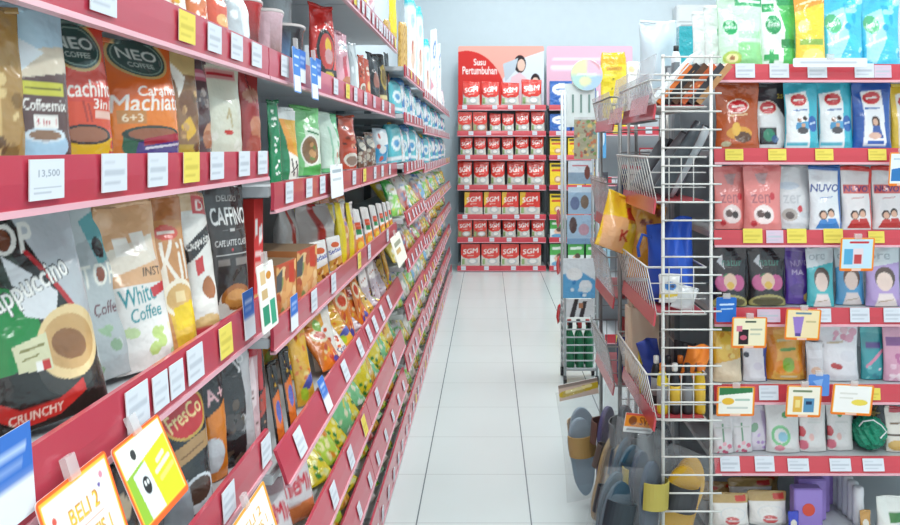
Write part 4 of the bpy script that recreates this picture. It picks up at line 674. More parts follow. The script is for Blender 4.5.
# fourth shelf
left('A', 4, 'topcap', 0, 118, 214, a=60, inset=.0, tilt=-.24, maxh=.275, dep=.3, roll=-.06); left('A', 4, 'topcof', 78, 141, 205, a=60, inset=.035, tilt=-.26, maxh=.272, roll=-.06)
left('A', 4, 'white', 124, 183, 206, a=62, inset=.002, tilt=-.24, maxh=.255); left('A', 4, 'mug', 164, 204, 198, a=62, inset=.002, tilt=-.2, maxh=.255)
left('A', 4, 'wcap', 197, 225, 196, a=62, inset=.002, tilt=-.16, maxh=.255); left('A', 4, 'caffino', 214, 254, 188, a=60, inset=.006, tilt=-.05, maxh=.255); left('A', 4, 'redbox', 254, 263, 193, a=70, inset=.02, tilt=0, maxh=.215)
# fifth shelf
left('A', 5, 'dark', 30, 84, 470, a=70, maxh=.19); left('A', 5, 'dark', 96, 150, 440, a=70, maxh=.19); left('A', 5, 'fresco', 170, 220, 378, a=58, tilt=-.14, maxh=.235, inset=.0); left('A', 5, 'orab', 210, 232, 376, a=64, inset=.03, maxh=.23)
left('A', 5, 'silverblk', 224, 262, 340, a=58, tilt=-.12, maxh=.235, inset=.0); left('A', 5, 'pinkblk', 252, 263, 334, a=64, maxh=.23); left('A', 5, 'redblk', 262, 269, 330, a=64, maxh=.23)
fill('A', 6, .95, 1.5, ['dark', 'redblk', 'dark'], .12, .125, 2, a=74)
# noodle bay, second shelf
for a_ in (('pinkcup', 276, 293, 12), ('darkcup', 294, 316, 28)): left('B', 2, *a_, a=80)
left('B', 2, 'clearcup', 287, 304, -8, a=80, inset=.11, dz=.0); left('B', 2, 'hotred', 317, 341, 6, a=66); left('B', 2, 'hotpink', 340, 353, 33, a=74); left('B', 2, 'silverpk', 353, 361, 44, a=74)
for a_ in (('brick', 361, 367, 56), ('redpk', 367, 372, 60), ('blackpk', 372, 382, 54), ('goldpk', 382, 389, 56), ('blackpk', 388, 392, 54)): left('C', 2, *a_, a=70)
# noodle bay, third shelf
left('B', 3, 'teal', 258.5 + 14, 284, 102, a=60); left('B', 3, 'macar', 281, 302, 110, a=62, maxh=.18); left('B', 3, 'green', 299, 326, 107, a=64, maxh=.185); left('B', 3, 'greenw', 325, 344, 112, a=66, maxh=.18); left('B', 3, 'brick', 344, 360, 117, a=70)
left('C', 3, 'darkpk', 361, 369, 138, a=74); left('C', 3, 'darkpk', 369, 378, 134, a=74); left('C', 3, 'bluewh', 378, 392, 126, a=66, maxh=.16); left('C', 3, 'goldbr', 391, 394.5, 124, a=74)
# noodle bay, fourth shelf
left('B', 4, 'carton', 276.5, 296, 262, a=84, tilt=0); left('B', 4, 'carton', 297, 317, 248, a=84, tilt=0)
left('B', 4, 'bigwh', 268 + 18, 303, 202, a=80, inset=.19, tilt=0, maxh=.2); left('B', 4, 'bigwh', 304, 345, 206, a=62, inset=.07, tilt=0, maxh=.2); 
left('B', 4, 'sedaap', 316, 333, 243, a=60, maxh=.19, inset=.006, tilt=-.2); left('B', 4, 'sedaap', 332, 346, 238, a=60, maxh=.19, inset=.006, tilt=-.2); left('B', 4, 'ystripe', 343, 352, 204, a=74); left('B', 4, 'ystripe', 352, 358, 204, a=74)
for i, (p0, p1, t) in enumerate(((357.5, 367.5, 210), (367.5, 375.5, 208), (375.5, 382, 206), (382, 387.5, 204), (387.5, 391, 203), (391, 394.5, 202))): left('BCCCCC'[i], 4, 'wpack', p0, p1, t, a=52, tilt=-.25, maxh=.19, inset=.0)
fill('C', 4, 2.64, 3.6, ['opack', 'goldbr'], .14, .2, 35, a=84, tilt=0, back=.16, gap=.02)
# fifth shelf: leaning and piled packs
left('B', 5, 'kpack', 279, 289, 366, a=60, tilt=-.2, inset=.0); left('B', 5, 'kpack', 291, 301, 352, a=62, tilt=-.2, inset=.0); left('B', 5, 'ypack', 300, 319, 330, a=50, tilt=-.3, maxh=.2, inset=.0); left('B', 5, 'ypack', 284, 300, 330, a=60, tilt=-.2, inset=.1, maxh=.19)
left('B', 5, 'soto', 318, 344, 300, a=52, tilt=-.36, maxh=.21, inset=-.002); left('B', 5, 'opack', 343, 359.5, 284, a=52, tilt=-.34, maxh=.2, inset=.0)
left('C', 5, 'opack', 361, 369, 272, a=54, tilt=-.34, maxh=.2, inset=.0); left('C', 5, 'vpack', 368, 377, 258, a=54, tilt=-.34, maxh=.2, inset=.0); left('C', 5, 'vpack', 376, 384, 252, a=54, tilt=-.34, maxh=.2, inset=.0); left('C', 5, 'dpack', 383, 391, 246, a=54, tilt=-.34, maxh=.19, inset=.0); left('C', 5, 'ypack', 390, 394.5, 246, a=56, tilt=-.34, maxh=.19, inset=.0)
fill('B', 5, 1.62, 2.54, ['ypack', 'opack', 'soto', 'opack'], .15, .2, 5, back=.17, tilt=-.1, a=80, dz=.0)
fill('C', 5, 2.68, 3.62, ['opack', 'vpack', 'dpack', 'vpack'], .15, .2, 6, back=.17, tilt=-.1, a=80)
fill('B', 5, 2.2, 2.6, ['opack', 'soto', 'ypack'], .12, .16, 31, tilt=-.8, a=66, inset=-.022, gap=.004); fill('C', 5, 2.62, 3.62, ['vpack', 'opack', 'dpack', 'vpack', 'ypack'], .12, .16, 32, tilt=-.8, a=66, inset=-.022, gap=.004)
# sixth to bottom shelves: a slanting front layer and a standing row behind it
fill('B', 6, 1.58, 2.02, ['mie'], .17, .16, 7, a=56, tilt=-.4, jit=.05, gap=.004, inset=-.024); fill('B', 6, 2.02, 2.6, ['gyel', 'yelg', 'gyel', 'tealp'], .11, .22, 8, a=64, tilt=-.6, gap=.004, inset=-.024)
fill('B', 6, 1.62, 2.5, ['mie', 'opack', 'gyel', 'yelg'], .15, .2, 9, a=74, back=.2, tilt=-.1, jit=.05)
fill('C', 6, 2.62, 3.64, ['tealp', 'gyel', 'orgpk', 'tealp', 'gyel'], .11, .22, 10, a=64, tilt=-.6, gap=.004, inset=-.024)
fill('C', 6, 2.62, 3.64, ['gyel', 'opack', 'tealp'], .14, .2, 29, a=74, tilt=-.1, back=.2)
fill('B', 7, 1.62, 2.6, ['yelg', 'orgpk', 'gyel', 'pale'], .115, .2, 11, a=66, tilt=-.75, gap=.004, inset=-.026); fill('C', 7, 2.62, 3.64, ['yelg', 'whtpk', 'orgpk', 'tealp'], .115, .2, 12, a=66, tilt=-.75, gap=.004, inset=-.024)
fill('B', 8, 1.9, 2.6, ['yelg', 'whtpk'], .115, .16, 13, a=66, tilt=-.7, gap=.004, inset=-.004); fill('C', 8, 2.62, 3.64, ['pale', 'yelg', 'tealp'], .115, .16, 14, a=66, tilt=-.7, gap=.004, inset=-.004)
fill('A', 5, .62, 1.5, ['dark', 'silverblk', 'redblk', 'dark'], .14, .2, 33, a=80, tilt=-.1, back=.13)
# top shelf
fill('B', 1, 1.9, 2.58, ['sanit'], .14, .16, 15, a=78, tilt=-.04); fill('C', 1, 2.63, 3.2, ['sanit', 'sanit', 'yelbag'], .13, .17, 16, a=78, tilt=-.04); left('C', 1, 'yelbag', 391, 398, -4, a=66, tilt=0); left('C', 1, 'goldnet', 387, 391, 20, a=80, tilt=0)
# far bays
left('D', 1, 'goldnet', 401, 408, 22, a=66, tilt=0); left('D', 1, 'diap', 409, 418, -4, a=62, tilt=0); left('D', 1, 'diap', 417.5, 424.5, 8, a=62, tilt=0)
left('E', 1, 'diap', 425.5, 431, 40, a=60, tilt=0); left('E', 1, 'bigdiap', 429, 436, 30, a=36, tilt=.06, inset=.03, dep=.25); left('F', 1, 'bigdiap', 437.5, 441.5, 44, a=50, tilt=0); fill('F', 1, 6.2, 6.75, ['sanit', 'orgpk'], .2, .3, 18, a=60); fill('G', 1, 6.85, 7.8, ['sanit', 'diap'], .2, .2, 19, a=70)
FARK = {2: ['tealpk', 'bluepk', 'diap'], 3: ['tealpk', 'diap', 'tealpk', 'bluepk', 'yelpk2'], 4: ['grnpk', 'yelpk2', 'whtpk', 'blupk', 'grnpk'], 5: ['yelpk2', 'grnpk', 'whtpk', 'orgpk'], 6: ['grnpk', 'blupk', 'pale', 'yelpk2'], 7: ['pale', 'grnpk', 'yelpk2'], 8: ['pale', 'yelpk2', 'grnpk']}
HH = {2: .165, 3: .185, 4: .21, 5: .21, 6: .21, 7: .22, 8: .19}
for kk, y0, w in (('D', YD, .125), ('E', YE, .15), ('F', YFf, .19), ('G', YG, .22)):
    for n in range(2, 9):
        l = FARK[n]; s = 'DEFG'.index(kk); fill(kk, n, y0 + .02, y0 + 1.04, l[s % len(l):] + l[:s % len(l)], w, HH[n] * (.82 if n == 8 else 1), 40 + n + 10 * s, a=70, tilt=-.06 if n < 4 else -.5, gap=.012, inset=.014 if n < 4 else -.012)
# ------------------------------------------------------------------ soap shelving, facing the viewer
GX, GY, GL = .70, 2.40, .95
RZ = [(1.568, 1.515), (1.307, 1.260), (1.052, 1.003), (.810, .757), (.571, .515), (.347, .298), (.11, .012)]
def rt(l): return [((X_at((a + b) / 2, GY)) - GX, (b - a) * GY / F, k) for a, b, k in l]
RT = [rt([(735, 755, 'w'), (769, 789, 'w'), (807, 827, 'w'), (855, 873, 'w'), (874, 891, 'p')]), rt([(725, 743, 'y'), (767, 787, 'y'), (814, 834, 'y'), (868, 886, 'y')]),
      rt([(743, 762, 'y'), (766, 783, 'p'), (787, 806, 'y'), (824, 842, 'y'), (868, 884, 'y')]), rt([(757, 780, 'p'), (818, 830, 'w'), (850, 869, 'w'), (884, 902, 'w')]),
      rt([(759, 778, 'w'), (864, 880, 'y')]), rt([(720, 739, 'w'), (754, 774, 'w'), (787, 808, 'w'), (829, 850, 'w'), (862, 883, 'w')]), []]
sR = [dict(zt=a, zb=b, yt=.004 if i < 6 else -.03, yb=0 if i < 5 else (-.008 if i == 5 else -.035), tags=RT[i]) for i, (a, b) in enumerate(RZ)]
bay('shelving_bay', 'red-railed soap and refill pouch shelving facing the viewer beside wire rack', 'shelving', (GX, GY, 0), 0, GL, .58, 1.62, sR, -.03, RAILR)
sB = [dict(zt=a, zb=b, yt=.004, yb=0, tags=autotags(GL, 70 + i)) for i, (a, b) in enumerate(RZ)]
bay('shelving_bay', 'rear side of the soap shelving, turned to the far aisle', 'shelving', (GX + GL, 3.6, 0), PI, GL, .58, 1.62, sB, 0, RAILR)
RW = ['top', 'second', 'third', 'fourth', 'fifth', 'sixth', 'bottom']
def right(n, key, p0, p1, pyt, dy=0, tilt=-.05, dep=None, a=0, dz=0, label=None, dx=0):
    Y = GY + .02 + dy; z = RZ[n - 1][0] - .008 + .001 + dz; W_ = (p1 - p0) * Y / F; H = Z_at(pyt, Y) - z
    p = PRODUCTS[key]; D = (dep or p.dep) * W_
    return put(key, (X_at((p0 + p1) / 2, Y), Y + D / 2, z), W_, H, D, a, tilt, 0, f'{RW[n - 1]} soap shelf', p0, label)
for n, l in ((1, (('det1', 694, 722, 12, .16), ('det1', 706, 736, 6, .10), ('det2', 720, 766, -6, .02), ('det3', 761, 801, -8, .045), ('det4', 798, 829, -8, .02), ('det5', 826, 868, -10, .03), ('det5', 865, 905, -8, .04))),
             (2, (('lif1', 718, 763, 82, .02), ('lif2', 757, 794, 84, .055), ('lif3', 787, 822, 82, .02), ('lif3', 821, 857, 81, .03), ('lif4', 856, 896, 81, .02), ('lif5', 894, 925, 84, .05))),
             (3, (('zenp', 716, 751, 167, .05), ('zenp', 746, 785, 166, .02), ('zenw', 779, 818, 168, .05), ('nuvb', 812, 845, 167, .02), ('nuvr', 844, 876, 168, .03), ('nuvr', 875, 908, 168, .04))),
             (4, (('black', 713, 750, 246, .02), ('black', 750, 789, 246, .03), ('purple', 787, 817, 247, .06), ('fac1', 809, 837, 249, .02), ('fac2', 838, 868, 249, .05), ('fac3', 869, 905, 249, .02))),
             (5, (('yelor', 714, 744, 324, .02), ('sof1', 744, 769, 345, .03), ('oran', 768, 811, 327, .04), ('sofs', 808, 826, 344, .02), ('sofw', 822, 863, 328, .03), ('sofg', 863, 888, 328, .05), ('sofp', 886, 915, 328, .03))),
             (6, (('flor', 714, 735, 418, .02), ('flor', 733, 754, 417, .03), ('lila', 748, 772, 407, .045), ('grnw', 768, 803, 405, .02), ('redw', 801, 829, 404, .03), ('redw', 829, 856, 404, .04), ('oatw', 888, 912, 410, .03)))):
    for (k, a, b, t, dy) in l: right(n, k, a, b, t, dy)
right(7, 'goldcap', 714, 752, 499, .02, -.1); right(7, 'goldcap', 751, 791, 497, .03, -.1); right(7, 'goldcap', 731, 777, 484, .16, -.05); right(7, 'goldbk', 704, 738, 486, .2, -.05); right(7, 'goldbk', 744, 782, 478, .26, 0)
for i in range(5):
    for j in (0, 1): pass
# objects on the bottom and sixth shelves
t = thing('bath_sponge', 'green mesh bath sponge with hanging cord on sixth shelf of soap shelving', 'sponge', (X_at(871, 2.46), 2.475, .3405 + .057))
me = bpy.data.meshes.new('mesh_ball'); bm = bmesh.new(); bmesh.ops.create_icosphere(bm, subdivisions=4, radius=.051); rr = random.Random(4)
for v in bm.verts:
    n_ = v.co.normalized(); v.co *= 1 + .1 * math.sin(n_.x * 13 + n_.z * 9) * math.sin(n_.y * 11 + n_.x * 5) + rr.uniform(-.03, .03)
bm.to_mesh(me); bm.free(); me.materials.append(mat('green_net', '158a6a', .5)); obj('ball', me, t)
obj('cord', MB().tube([(-.045, -.03, .03), (-.04, -.045, .05), (-.01, -.05, .056), (.015, -.05, .04), (.03, -.052, .02), (.01, -.054, .0)], .0022).mesh('cord', mat('white_cord', 'd8dcdc')), t)
PRODUCTS['blk6'] = None; del PRODUCTS['blk6']
P('blkpk', 'sponge_pack', 'sponge', 'black pouch with gold star', 'doy', 1.0, .4, [('B', '17161a'), ('L', .5, .2, .7, .5, .03, 'b89a4c'), ('L', .7, .2, .5, .5, .03, 'b89a4c'), ('L', .45, .36, .78, .34, .03, 'b89a4c')], 60, 26, 30)
right(6, 'blkpk', 856, 891, 401, .11)
rm = mat('purple_plastic', '9a82cc', .4)
for i in range(4):
    t = thing('soap_box', f'{ORD[i + 1]} purple soap box from the front of the slanted row on bottom shelf', 'soap', (X_at(806 + i * 4, 2.46 + i * .055), 2.46 + i * .055, .105), 0, 'purple soap boxes on the bottom shelf')
    obj('carton', MB().box(-.045, -.02, 0, .045, .02, .125 + .006 * i).mesh('carton', rm, .003), t)
    obj('red_badge', MB().tube([(0, -.0205, .06), (0, -.0215, .06)], .02, 20).mesh('red_badge', mat('red_print', 'd8503c', .5)), t)
wm = mat('white_ribbed_plastic', 'dfe2e6', .4)
for i in range(9):
    y = 2.47 + i * .035; x = X_at(858 - i * 5.2, y)
    t = obj('ribbed_tub', lathe_mesh('ribbed_tub', [(.0165, 0), (.018, .02), (.0165, .04), (.018, .06), (.0165, .08), (.018, .1), (.017, .118 + .002 * i), (.011, .122 + .002 * i)], wm, n=20), None, (x, y, .105))
    tag(t, f'{ORD[i + 1]} white ribbed tub from the front of the slanted row on bottom shelf', 'tub', 'white ribbed tubs on the bottom shelf')
for k, (p0, p1, pt, c, ds) in enumerate(((789, 800, 513, '2438b8', 'blue'), (861, 872, 512, 'c09048', 'tan'), (879, 906, 500, 'e4e8e2', 'white and green'))):
    P(f'bt{k}', 'soap_pouch', 'soap refill', f'{ds} refill pack', 'doy', 1.6, .4, [('B', c)] + ([('R', .45, .45, 1, .75, '3c7a3c')] if k == 2 else [('E', .5, .6, .3, .2, 'd8d4c8')]), 50, 20, 30)
    right(7, f'bt{k}', p0, p1, pt, .0)
# loose things on the rear top shelf
P('haze', 'plastic_bag', 'bag', 'large pale translucent plastic bag', 'pillow', 1.5, .5, [('B', 'cfe2ee'), ('N', 7, .1, .2, .9, .9, .16, ['dfeaf0', 'bcd6e6', 'e8eef0'], 2)], 60, 30, 40, m=HAZE, seal=True, crumple=1.8)
put('haze', (X_at(658, 3.42), 3.42, 1.562), .17, Z_at(22, 3.42) - 1.562, .09, 0, 0, 0, '', 0, 'large pale translucent plastic bag standing above the wire racks')
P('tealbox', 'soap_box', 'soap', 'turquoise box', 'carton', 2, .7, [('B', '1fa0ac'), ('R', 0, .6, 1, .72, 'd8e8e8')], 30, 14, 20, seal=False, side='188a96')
put('tealbox', (X_at(686, 3.3), 3.3, 1.562), .07, Z_at(27, 3.3) - 1.562, .05, 0, 0, 0, '', 0, 'turquoise box standing behind the white soap pouches')
t = thing('soap_bottle', 'small white bottle with black cap between pale bag and turquoise box', 'bottle', (X_at(676, 3.22), 3.22, 1.562))
obj('bottle_body', lathe_mesh('bottle_body', [(.018, 0), (.02, .01), (.02, .12), (.012, .145)], wm, n=20), t); obj('cap', lathe_mesh('cap', [(.01, .145), (.011, .148), (.011, .168), (.008, .17)], BLACK, n=16), t)
# ------------------------------------------------------------------ price cards and small signs
def card(label, ops, cx, cz, y, w, h, tilt=.12, yaw=0, roll=0, name='price_card', cat='price card', x=None):
    t = thing(name, label, cat, (X_at(cx, y) if x is None else x, y, cz), yaw); t.rotation_euler = (tilt, roll, yaw)
    obj('printed_card', panel_mesh('printed_card', w, h, .0016, canvas(h / w, ops, 110), 80, 80, PAPER, corner=.006), t)
    obj('card_clip', MB().box(-.011, -.004, h - .004, .011, .003, h + .012).mesh('card_clip', mat('clip_plastic', 'e8e4e2', .2, alpha=.4)), t)
    return t
OR = 'ea7a2c'
def frame(inner, *more): return [('B', OR), ('R', .04, .03, .96, .93, 'f2b93c'), ('R', .055, .045, .945, .92, inner), ('R', .36, .93, .64, .99, 'ecc4b4')] + list(more)
def rcard(label, p0, p1, t, b, ops, roll=0, **k): 
    y = 2.365; card(label, ops, (p0 + p1) / 2, Z_at(b, y), y, (p1 - p0) * y / F, (b - t) * y / F, roll=roll, **k)
rcard('price card with black pouch picture hanging from fourth soap rail', 731, 766, 316, 348, frame('f0e6c4', ('R', .2, .4, .48, .88, '2a2226'), ('R', .14, .28, .3, .46, 'd87890'), ('E', .34, .66, .1, .08, 'c05a70'), ('L', .4, .15, .66, .15, .06, '4a5a4a'), ('L', .55, .4, .85, .4, .05, 'b8b8a0'), ('L', .55, .55, .8, .55, .05, 'c8c8b0')))
rcard('price card with purple tube picture hanging from fourth soap rail', 784, 819, 308, 340, frame('f1dcae', ('L', .3, .14, .7, .14, .06, '6a8a9c'), ('P', [(.2, .26), (.52, .24), (.46, .86), (.3, .86)], '9a7cc4'), ('R', .3, .78, .46, .88, '5a4a8c'), ('L', .6, .4, .85, .4, .05, 'c8b88c')), roll=.03)
rcard('price card with green header hanging from fifth soap rail', 716, 754, 385, 416, frame('f2efe4', ('P', [(.06, .05), (.94, .05), (.94, .2), (.06, .3)], '3a7a4c'), ('E', .3, .5, .16, .12, 'e8b83c'), ('L', .5, .45, .85, .45, .05, 'a8c0b0'), ('L', .3, .72, .8, .72, .06, 'c8ccc4')))
rcard('price card with two yellow packs hanging from fifth soap rail', 785, 820, 384, 417, frame('f2ead8', ('R', .2, .34, .46, .84, 'e0b04c'), ('R', .26, .46, .4, .7, 'f0d88c'), ('R', .5, .4, .8, .84, '5a90b4'), ('R', .56, .5, .74, .6, '2a3a5a'), ('L', .2, .18, .7, .18, .06, '7a8a6a')), roll=.02)
rcard('white price card with yellow corner hanging from fifth soap rail', 830, 871, 383, 415, frame('f4f1ec', ('E', .68, .58, .2, .1, 'ecd458'), ('L', .2, .3, .6, .3, .04, 'dcd8d0'), ('L', .2, .45, .5, .45, .04, 'dcd8d0')), roll=.05)
rcard('pale blue price card with two pouches hanging from third soap rail', 839, 873, 237, 271, frame('c4dfec', ('L', .3, .14, .8, .14, .07, 'c83c44'), ('R', .12, .34, .4, .8, '5aa8d0'), ('R', .38, .32, .68, .8, 'e4d4d8'), ('R', .42, .5, .64, .78, 'c04a4c')))
rcard('white and blue price card hanging at the end of second soap rail', 888, 912, 152, 186, frame('e8eef2', ('P', [(.1, .5), (.5, .45), (.5, .85), (.1, .85)], '3a7ab8'), ('L', .2, .2, .8, .2, .08, 'b8c8d4')))
y = 2.37
for lab, p0, p1, t_, b_, ops in (('blue promotion sign on fourth soap rail beside the wire rack', 716, 736, 297, 322, [('B', '2c6cc0'), ('L', .2, .3, .85, .28, .09, 'c8dcf0'), ('L', .25, .48, .8, .46, .07, 'a8c8e8')]),
                                 ('blue crumpled tag on fifth soap rail', 808, 829, 374, 396, [('B', '5a8ad0'), ('P', [(.2, .3), (.7, .2), (.6, .7)], '8ab0e4')]),
                                 ('long white notice strip along top soap rail', 793, 867, 58, 67, [('B', 'e6e9ee'), ('L', .1, .5, .85, .5, .02, 'c8ccd4')])):
    card(lab, ops, (p0 + p1) / 2, Z_at(b_, y - .006), y - .006, (p1 - p0) * y / F, (b_ - t_) * y / F, .06, name='shelf_sign', cat='sign')
def lcard(label, p0, p1, X, zt, h, ops, lean=.35, name='price_card', cat='price card', yaw=None):
    ya, yb_ = X * F / (VX - p0), X * F / (VX - p1); yaw = PI / 2 if yaw is None else yaw
    w = yb_ - ya; my = (ya + yb_) / 2; t = thing(name, label, cat, (-X + math.sin(lean) * h, my, zt - math.cos(lean) * h), yaw); t.rotation_euler = (-lean, 0, yaw)
    obj('printed_card', panel_mesh('printed_card', w, h, .0016, canvas(h / w, ops, 150), 110, 100, PAPER, corner=.006), t)
    obj('card_clip', MB().box(-.009, -.004, h - .004, .009, .003, h + .02).mesh('card_clip', mat('clip_plastic', 'e8e4e2', .2, alpha=.7)), t)
lcard('white orange-edged card reading beli 2 gratis 1 under fourth coffee rail', 34, 104, .425, .975, .135, [('B', 'e8622c'), ('R', .025, .025, .975, .975, 'f2b93c'), ('R', .05, .05, .95, .95, 'f1efe9'), ('T', 'BELI 2', .52, .27, .42, .13, 'b8742c', 0, .08), ('T', 'BELI 2', .52, .27, .4, .115, 'ecc43c', 0, .0), ('T', 'GRATIS 1', .53, .5, .56, .13, 'b8742c', 0, .08), ('T', 'GRATIS 1', .53, .5, .54, .115, 'ecc43c', 0, .0), ('L', .25, .385, .75, .385, .012, 'e0a898'), ('E', .14, .2, .03, .03, 'd05a4c'), ('E', .2, .3, .025, .025, '5a7ac0'), ('E', .84, .14, .03, .03, 'd08a9c'), ('E', .78, .2, .02, .02, '6a5a9c'), ('P', [(.55, .82), (.95, .7), (.95, .95), (.5, .95)], '2c2826')], .3)
lcard('yellow-green card with coffee bag picture under fourth coffee rail', 110, 157, .425, .968, .105, [('B', 'e8622c'), ('R', .03, .03, .97, .94, 'f2b93c'), ('R', .05, .05, .95, .92, 'eef0e4'), ('P', [(.05, .38), (.95, .22), (.95, .92), (.05, .92)], '8fb83a'), ('P', [(.4, .32), (.95, .22), (.95, .92), (.5, .92)], 'cfd42c'), ('P', [(.16, .4), (.44, .34), (.5, .92), (.2, .92)], 'd5d9dc'), ('E', .33, .58, .07, .1, '2c2e30'), ('E', .31, .55, .02, .03, 'd8dcdc'), ('E', .36, .55, .02, .03, 'd8dcdc'), ('L', .64, .44, .8, .4, .05, 'f0f2c0'), ('L', .56, .54, .88, .48, .05, 'f0f2c0'), ('L', .6, .64, .9, .59, .05, 'f0ec6a'), ('E', .3, .2, .05, .06, '3a3c3e')], .4)
lcard('small white orange-edged card under fifth coffee rail', 226, 263, .412, .7, .12, [('B', 'f0a03c'), ('R', .05, .04, .95, .96, 'f1efe9'), ('T', 'BELI 2', .5, .25, .5, .13, 'd8a43c', 0, .04), ('T', 'GRATIS 1', .5, .45, .66, .13, 'd8a43c', 0, .04), ('P', [(.55, .8), (.9, .6), (.9, .95), (.5, .95)], '2c2826')], .3)
lcard('white recipe card standing before orange noodle boxes', 256, 272, .405, 1.10, .12, [('B', 'e6e3dc'), ('R', .15, .1, .45, .3, 'd8b888'), ('R', .15, .38, .5, .52, 'c8a878'), ('R', .12, .62, .5, .9, '2f8a6a'), ('R', .58, .58, .9, .95, '3c9a7a'), ('E', .65, .2, .16, .06, 'c8842c')], .1)
lcard('white slip hanging from third noodle rail under green noodle bag', 330, 342, .42, 1.262, .09, [('B', 'e8ebee'), ('L', .15, .2, .85, .2, .05, 'a8b4bc'), ('L', .15, .45, .85, .45, .04, 'c4ccd0')], .05, 'shelf_sign', 'sign')
lcard('white slanted card hanging from fourth rail of snack bay', 390, 399, .415, .92, .13, [('B', 'e9e6d8'), ('L', .2, .3, .8, .3, .06, '9a9a84'), ('L', .2, .55, .6, .55, .06, 'c8a46a')], .3, 'shelf_sign', 'sign')
for lab, p0, p1, z in (('first blue hanging tag on second noodle rail', 292, 299, 1.53), ('second blue hanging tag on second noodle rail', 310, 316.5, 1.525)):
    lcard(lab, p0, p1, .425, z, .1, [('B', '4c84cc'), ('L', .2, .2, .8, .2, .08, 'c0d4f0'), ('L', .2, .4, .7, .4, .06, 'c0d4f0'), ('R', .05, .62, .95, .97, 'dfe5ee')], .05, 'shelf_sign', 'sign')
# ------------------------------------------------------------------ milk powder shelving at the far wall
MY, MX0, ML = 8.1, X_at(457, 8.1), .935
MZ = [Z_at(p, MY) for p in (107.5, 133.5, 157.5, 187.5, 217, 240, 268.5)]
def msh(seed): return [dict(zt=z + .028, zb=z - .026, yt=.004, yb=0, tags=[((i + .5) * ML / 4 + random.Random(seed + k * 5 + i).uniform(-.05, .05), .05, 'w') for i in range(4)]) for k, z in enumerate(MZ)]
m1 = bay('shelving_bay', 'milk powder shelving with red poster header at the aisle end', 'shelving', (MX0, MY, 0), 0, ML, .42, 1.75, msh(1), 0, RAILR, backc=DARKSTEEL)
m2 = bay('shelving_bay', 'milk powder shelving with pink header beside the red poster shelving', 'shelving', (X_at(549, MY), MY, 0), 0, ML, .42, 1.75, msh(2), 0, RAILR, backc=DARKSTEEL)
hz0, hz1 = 1.76, Z_at(46, 8.42)
poster = [('B', 'e9a79a'), ('P', [(.5, .6), (.66, .25), (1, .08), (1, 1), (.5, 1)], 'd5dde4'), ('E', .1, 1.0, .47, .92, 'cf3632'), ('T', 'Susu', .25, .27, .14, .11, 'f8f2ee', 0, .03), ('T', 'Pertumbuhan', .25, .41, .4, .13, 'f8f2ee', 0, .03),
          ('E', .72, .3, .07, .15, '33292c'), ('E', .735, .32, .045, .1, 'e2bfae'), ('P', [(.56, 1), (.62, .52), (.72, .44), (.8, .55), (.82, 1)], 'e2c3cc'), ('E', .9, .58, .055, .12, '33292c'), ('E', .9, .61, .042, .085, 'e2bfae'), ('P', [(.8, 1), (.86, .76), (.95, .74), (1, .86), (1, 1)], 'cdd7e0'), ('P', [(.52, .3), (.7, .2), (.66, .42), (.55, .6)], 'b9c6d0')]
obj('header_poster', panel_mesh('header_poster', ML, hz1 - hz0, .012, canvas((hz1 - hz0) / ML, poster, 220), 150, 100, PAPER, corner=.02), m1, (ML / 2, .33, hz0))
obj('header_board', panel_mesh('header_board', ML, hz1 - hz0, .012, canvas((hz1 - hz0) / ML, [('B', 'e2b6c8'), ('L', .08, .22, .62, .22, .03, 'efd4de'), ('L', .08, .36, .7, .36, .07, 'f0dae2'), ('P', [(.6, 1), (1, .6), (1, 1)], 'd8a4ba')], 120), 60, 40, PAPER, corner=.02), m2, (ML / 2, .33, hz0))
def milkrow(n, key, p0, p1, pt, dy=.0):
    Y = MY + .03 + dy; z = MZ[n - 1] + .021; W_ = (p1 - p0) * Y / F; H = Z_at(pt, Y) - z; D = PRODUCTS[key].dep * W_
    put(key, (X_at((p0 + p1) / 2, Y), Y + D / 2, z), W_, H, D, 0, -.02 if key == 'sgm' else 0, 0, f'{RW[n - 1]} milk powder shelf', p0)
for (a, b, t) in ((462.5, 480, 82), (481.5, 499, 82), (501, 519.5, 83), (521.5, 542, 80)): milkrow(1, 'sgm', a, b, t)
for i, (a, b) in enumerate(((458, 472), (473, 487), (489.5, 501), (502, 514), (515.5, 529.5), (531, 545))): milkrow(2, 'sgmbr' if i < 2 else 'sgm', a, b, 112 if i not in (2, 3) else 114)
for i, (a, b) in enumerate(((460, 472.5), (474, 486), (487.5, 500), (502, 513.5), (515, 529), (530.5, 544))): milkrow(3, 'sgm', a, b, 138 if i < 4 else 136)
for (a, b) in ((456.8 + .6, 472), (473.5, 489), (490.5, 505), (507, 525), (527, 545)): milkrow(4, 'sgm', a, b, 162)
for (a, b) in ((464.5, 482.5), (484, 501), (502, 518.5), (520, 540)): milkrow(5, 'sgmye', a, b, 192)
for i, (a, b) in enumerate(((458, 472), (473.5, 487), (488, 501), (502.5, 516), (517, 530), (531.5, 545))): milkrow(6, 'sgmbr' if i < 2 else 'sgm', a, b, 220)
for (a, b) in ((461, 480), (481.5, 499.5), (501, 519), (520.5, 541)): milkrow(7, 'sgmbox', a, b, 244)
def m2row(n, key, l, pt):
    for (a, b) in l:
        Y = MY + .03; z = MZ[n - 1] + .021; W_ = (b - a) * Y / F; D = .1
        put(key, (X_at((a + b) / 2, Y), Y + D / 2, z), W_, Z_at(pt, Y) - z, D, 0, 0, 0, f'{RW[n - 1]} shelf under pink header', a)
m2row(1, 'bluebox', ((550, 572), (574, 596)), 81); m2row(2, 'bluebox', ((550, 570), (572, 592)), 114); m2row(3, 'yelbox', ((550, 566), (568, 584), (586, 602)), 138); m2row(4, 'yelbox', ((550, 566), (568, 584), (586, 602)), 163)
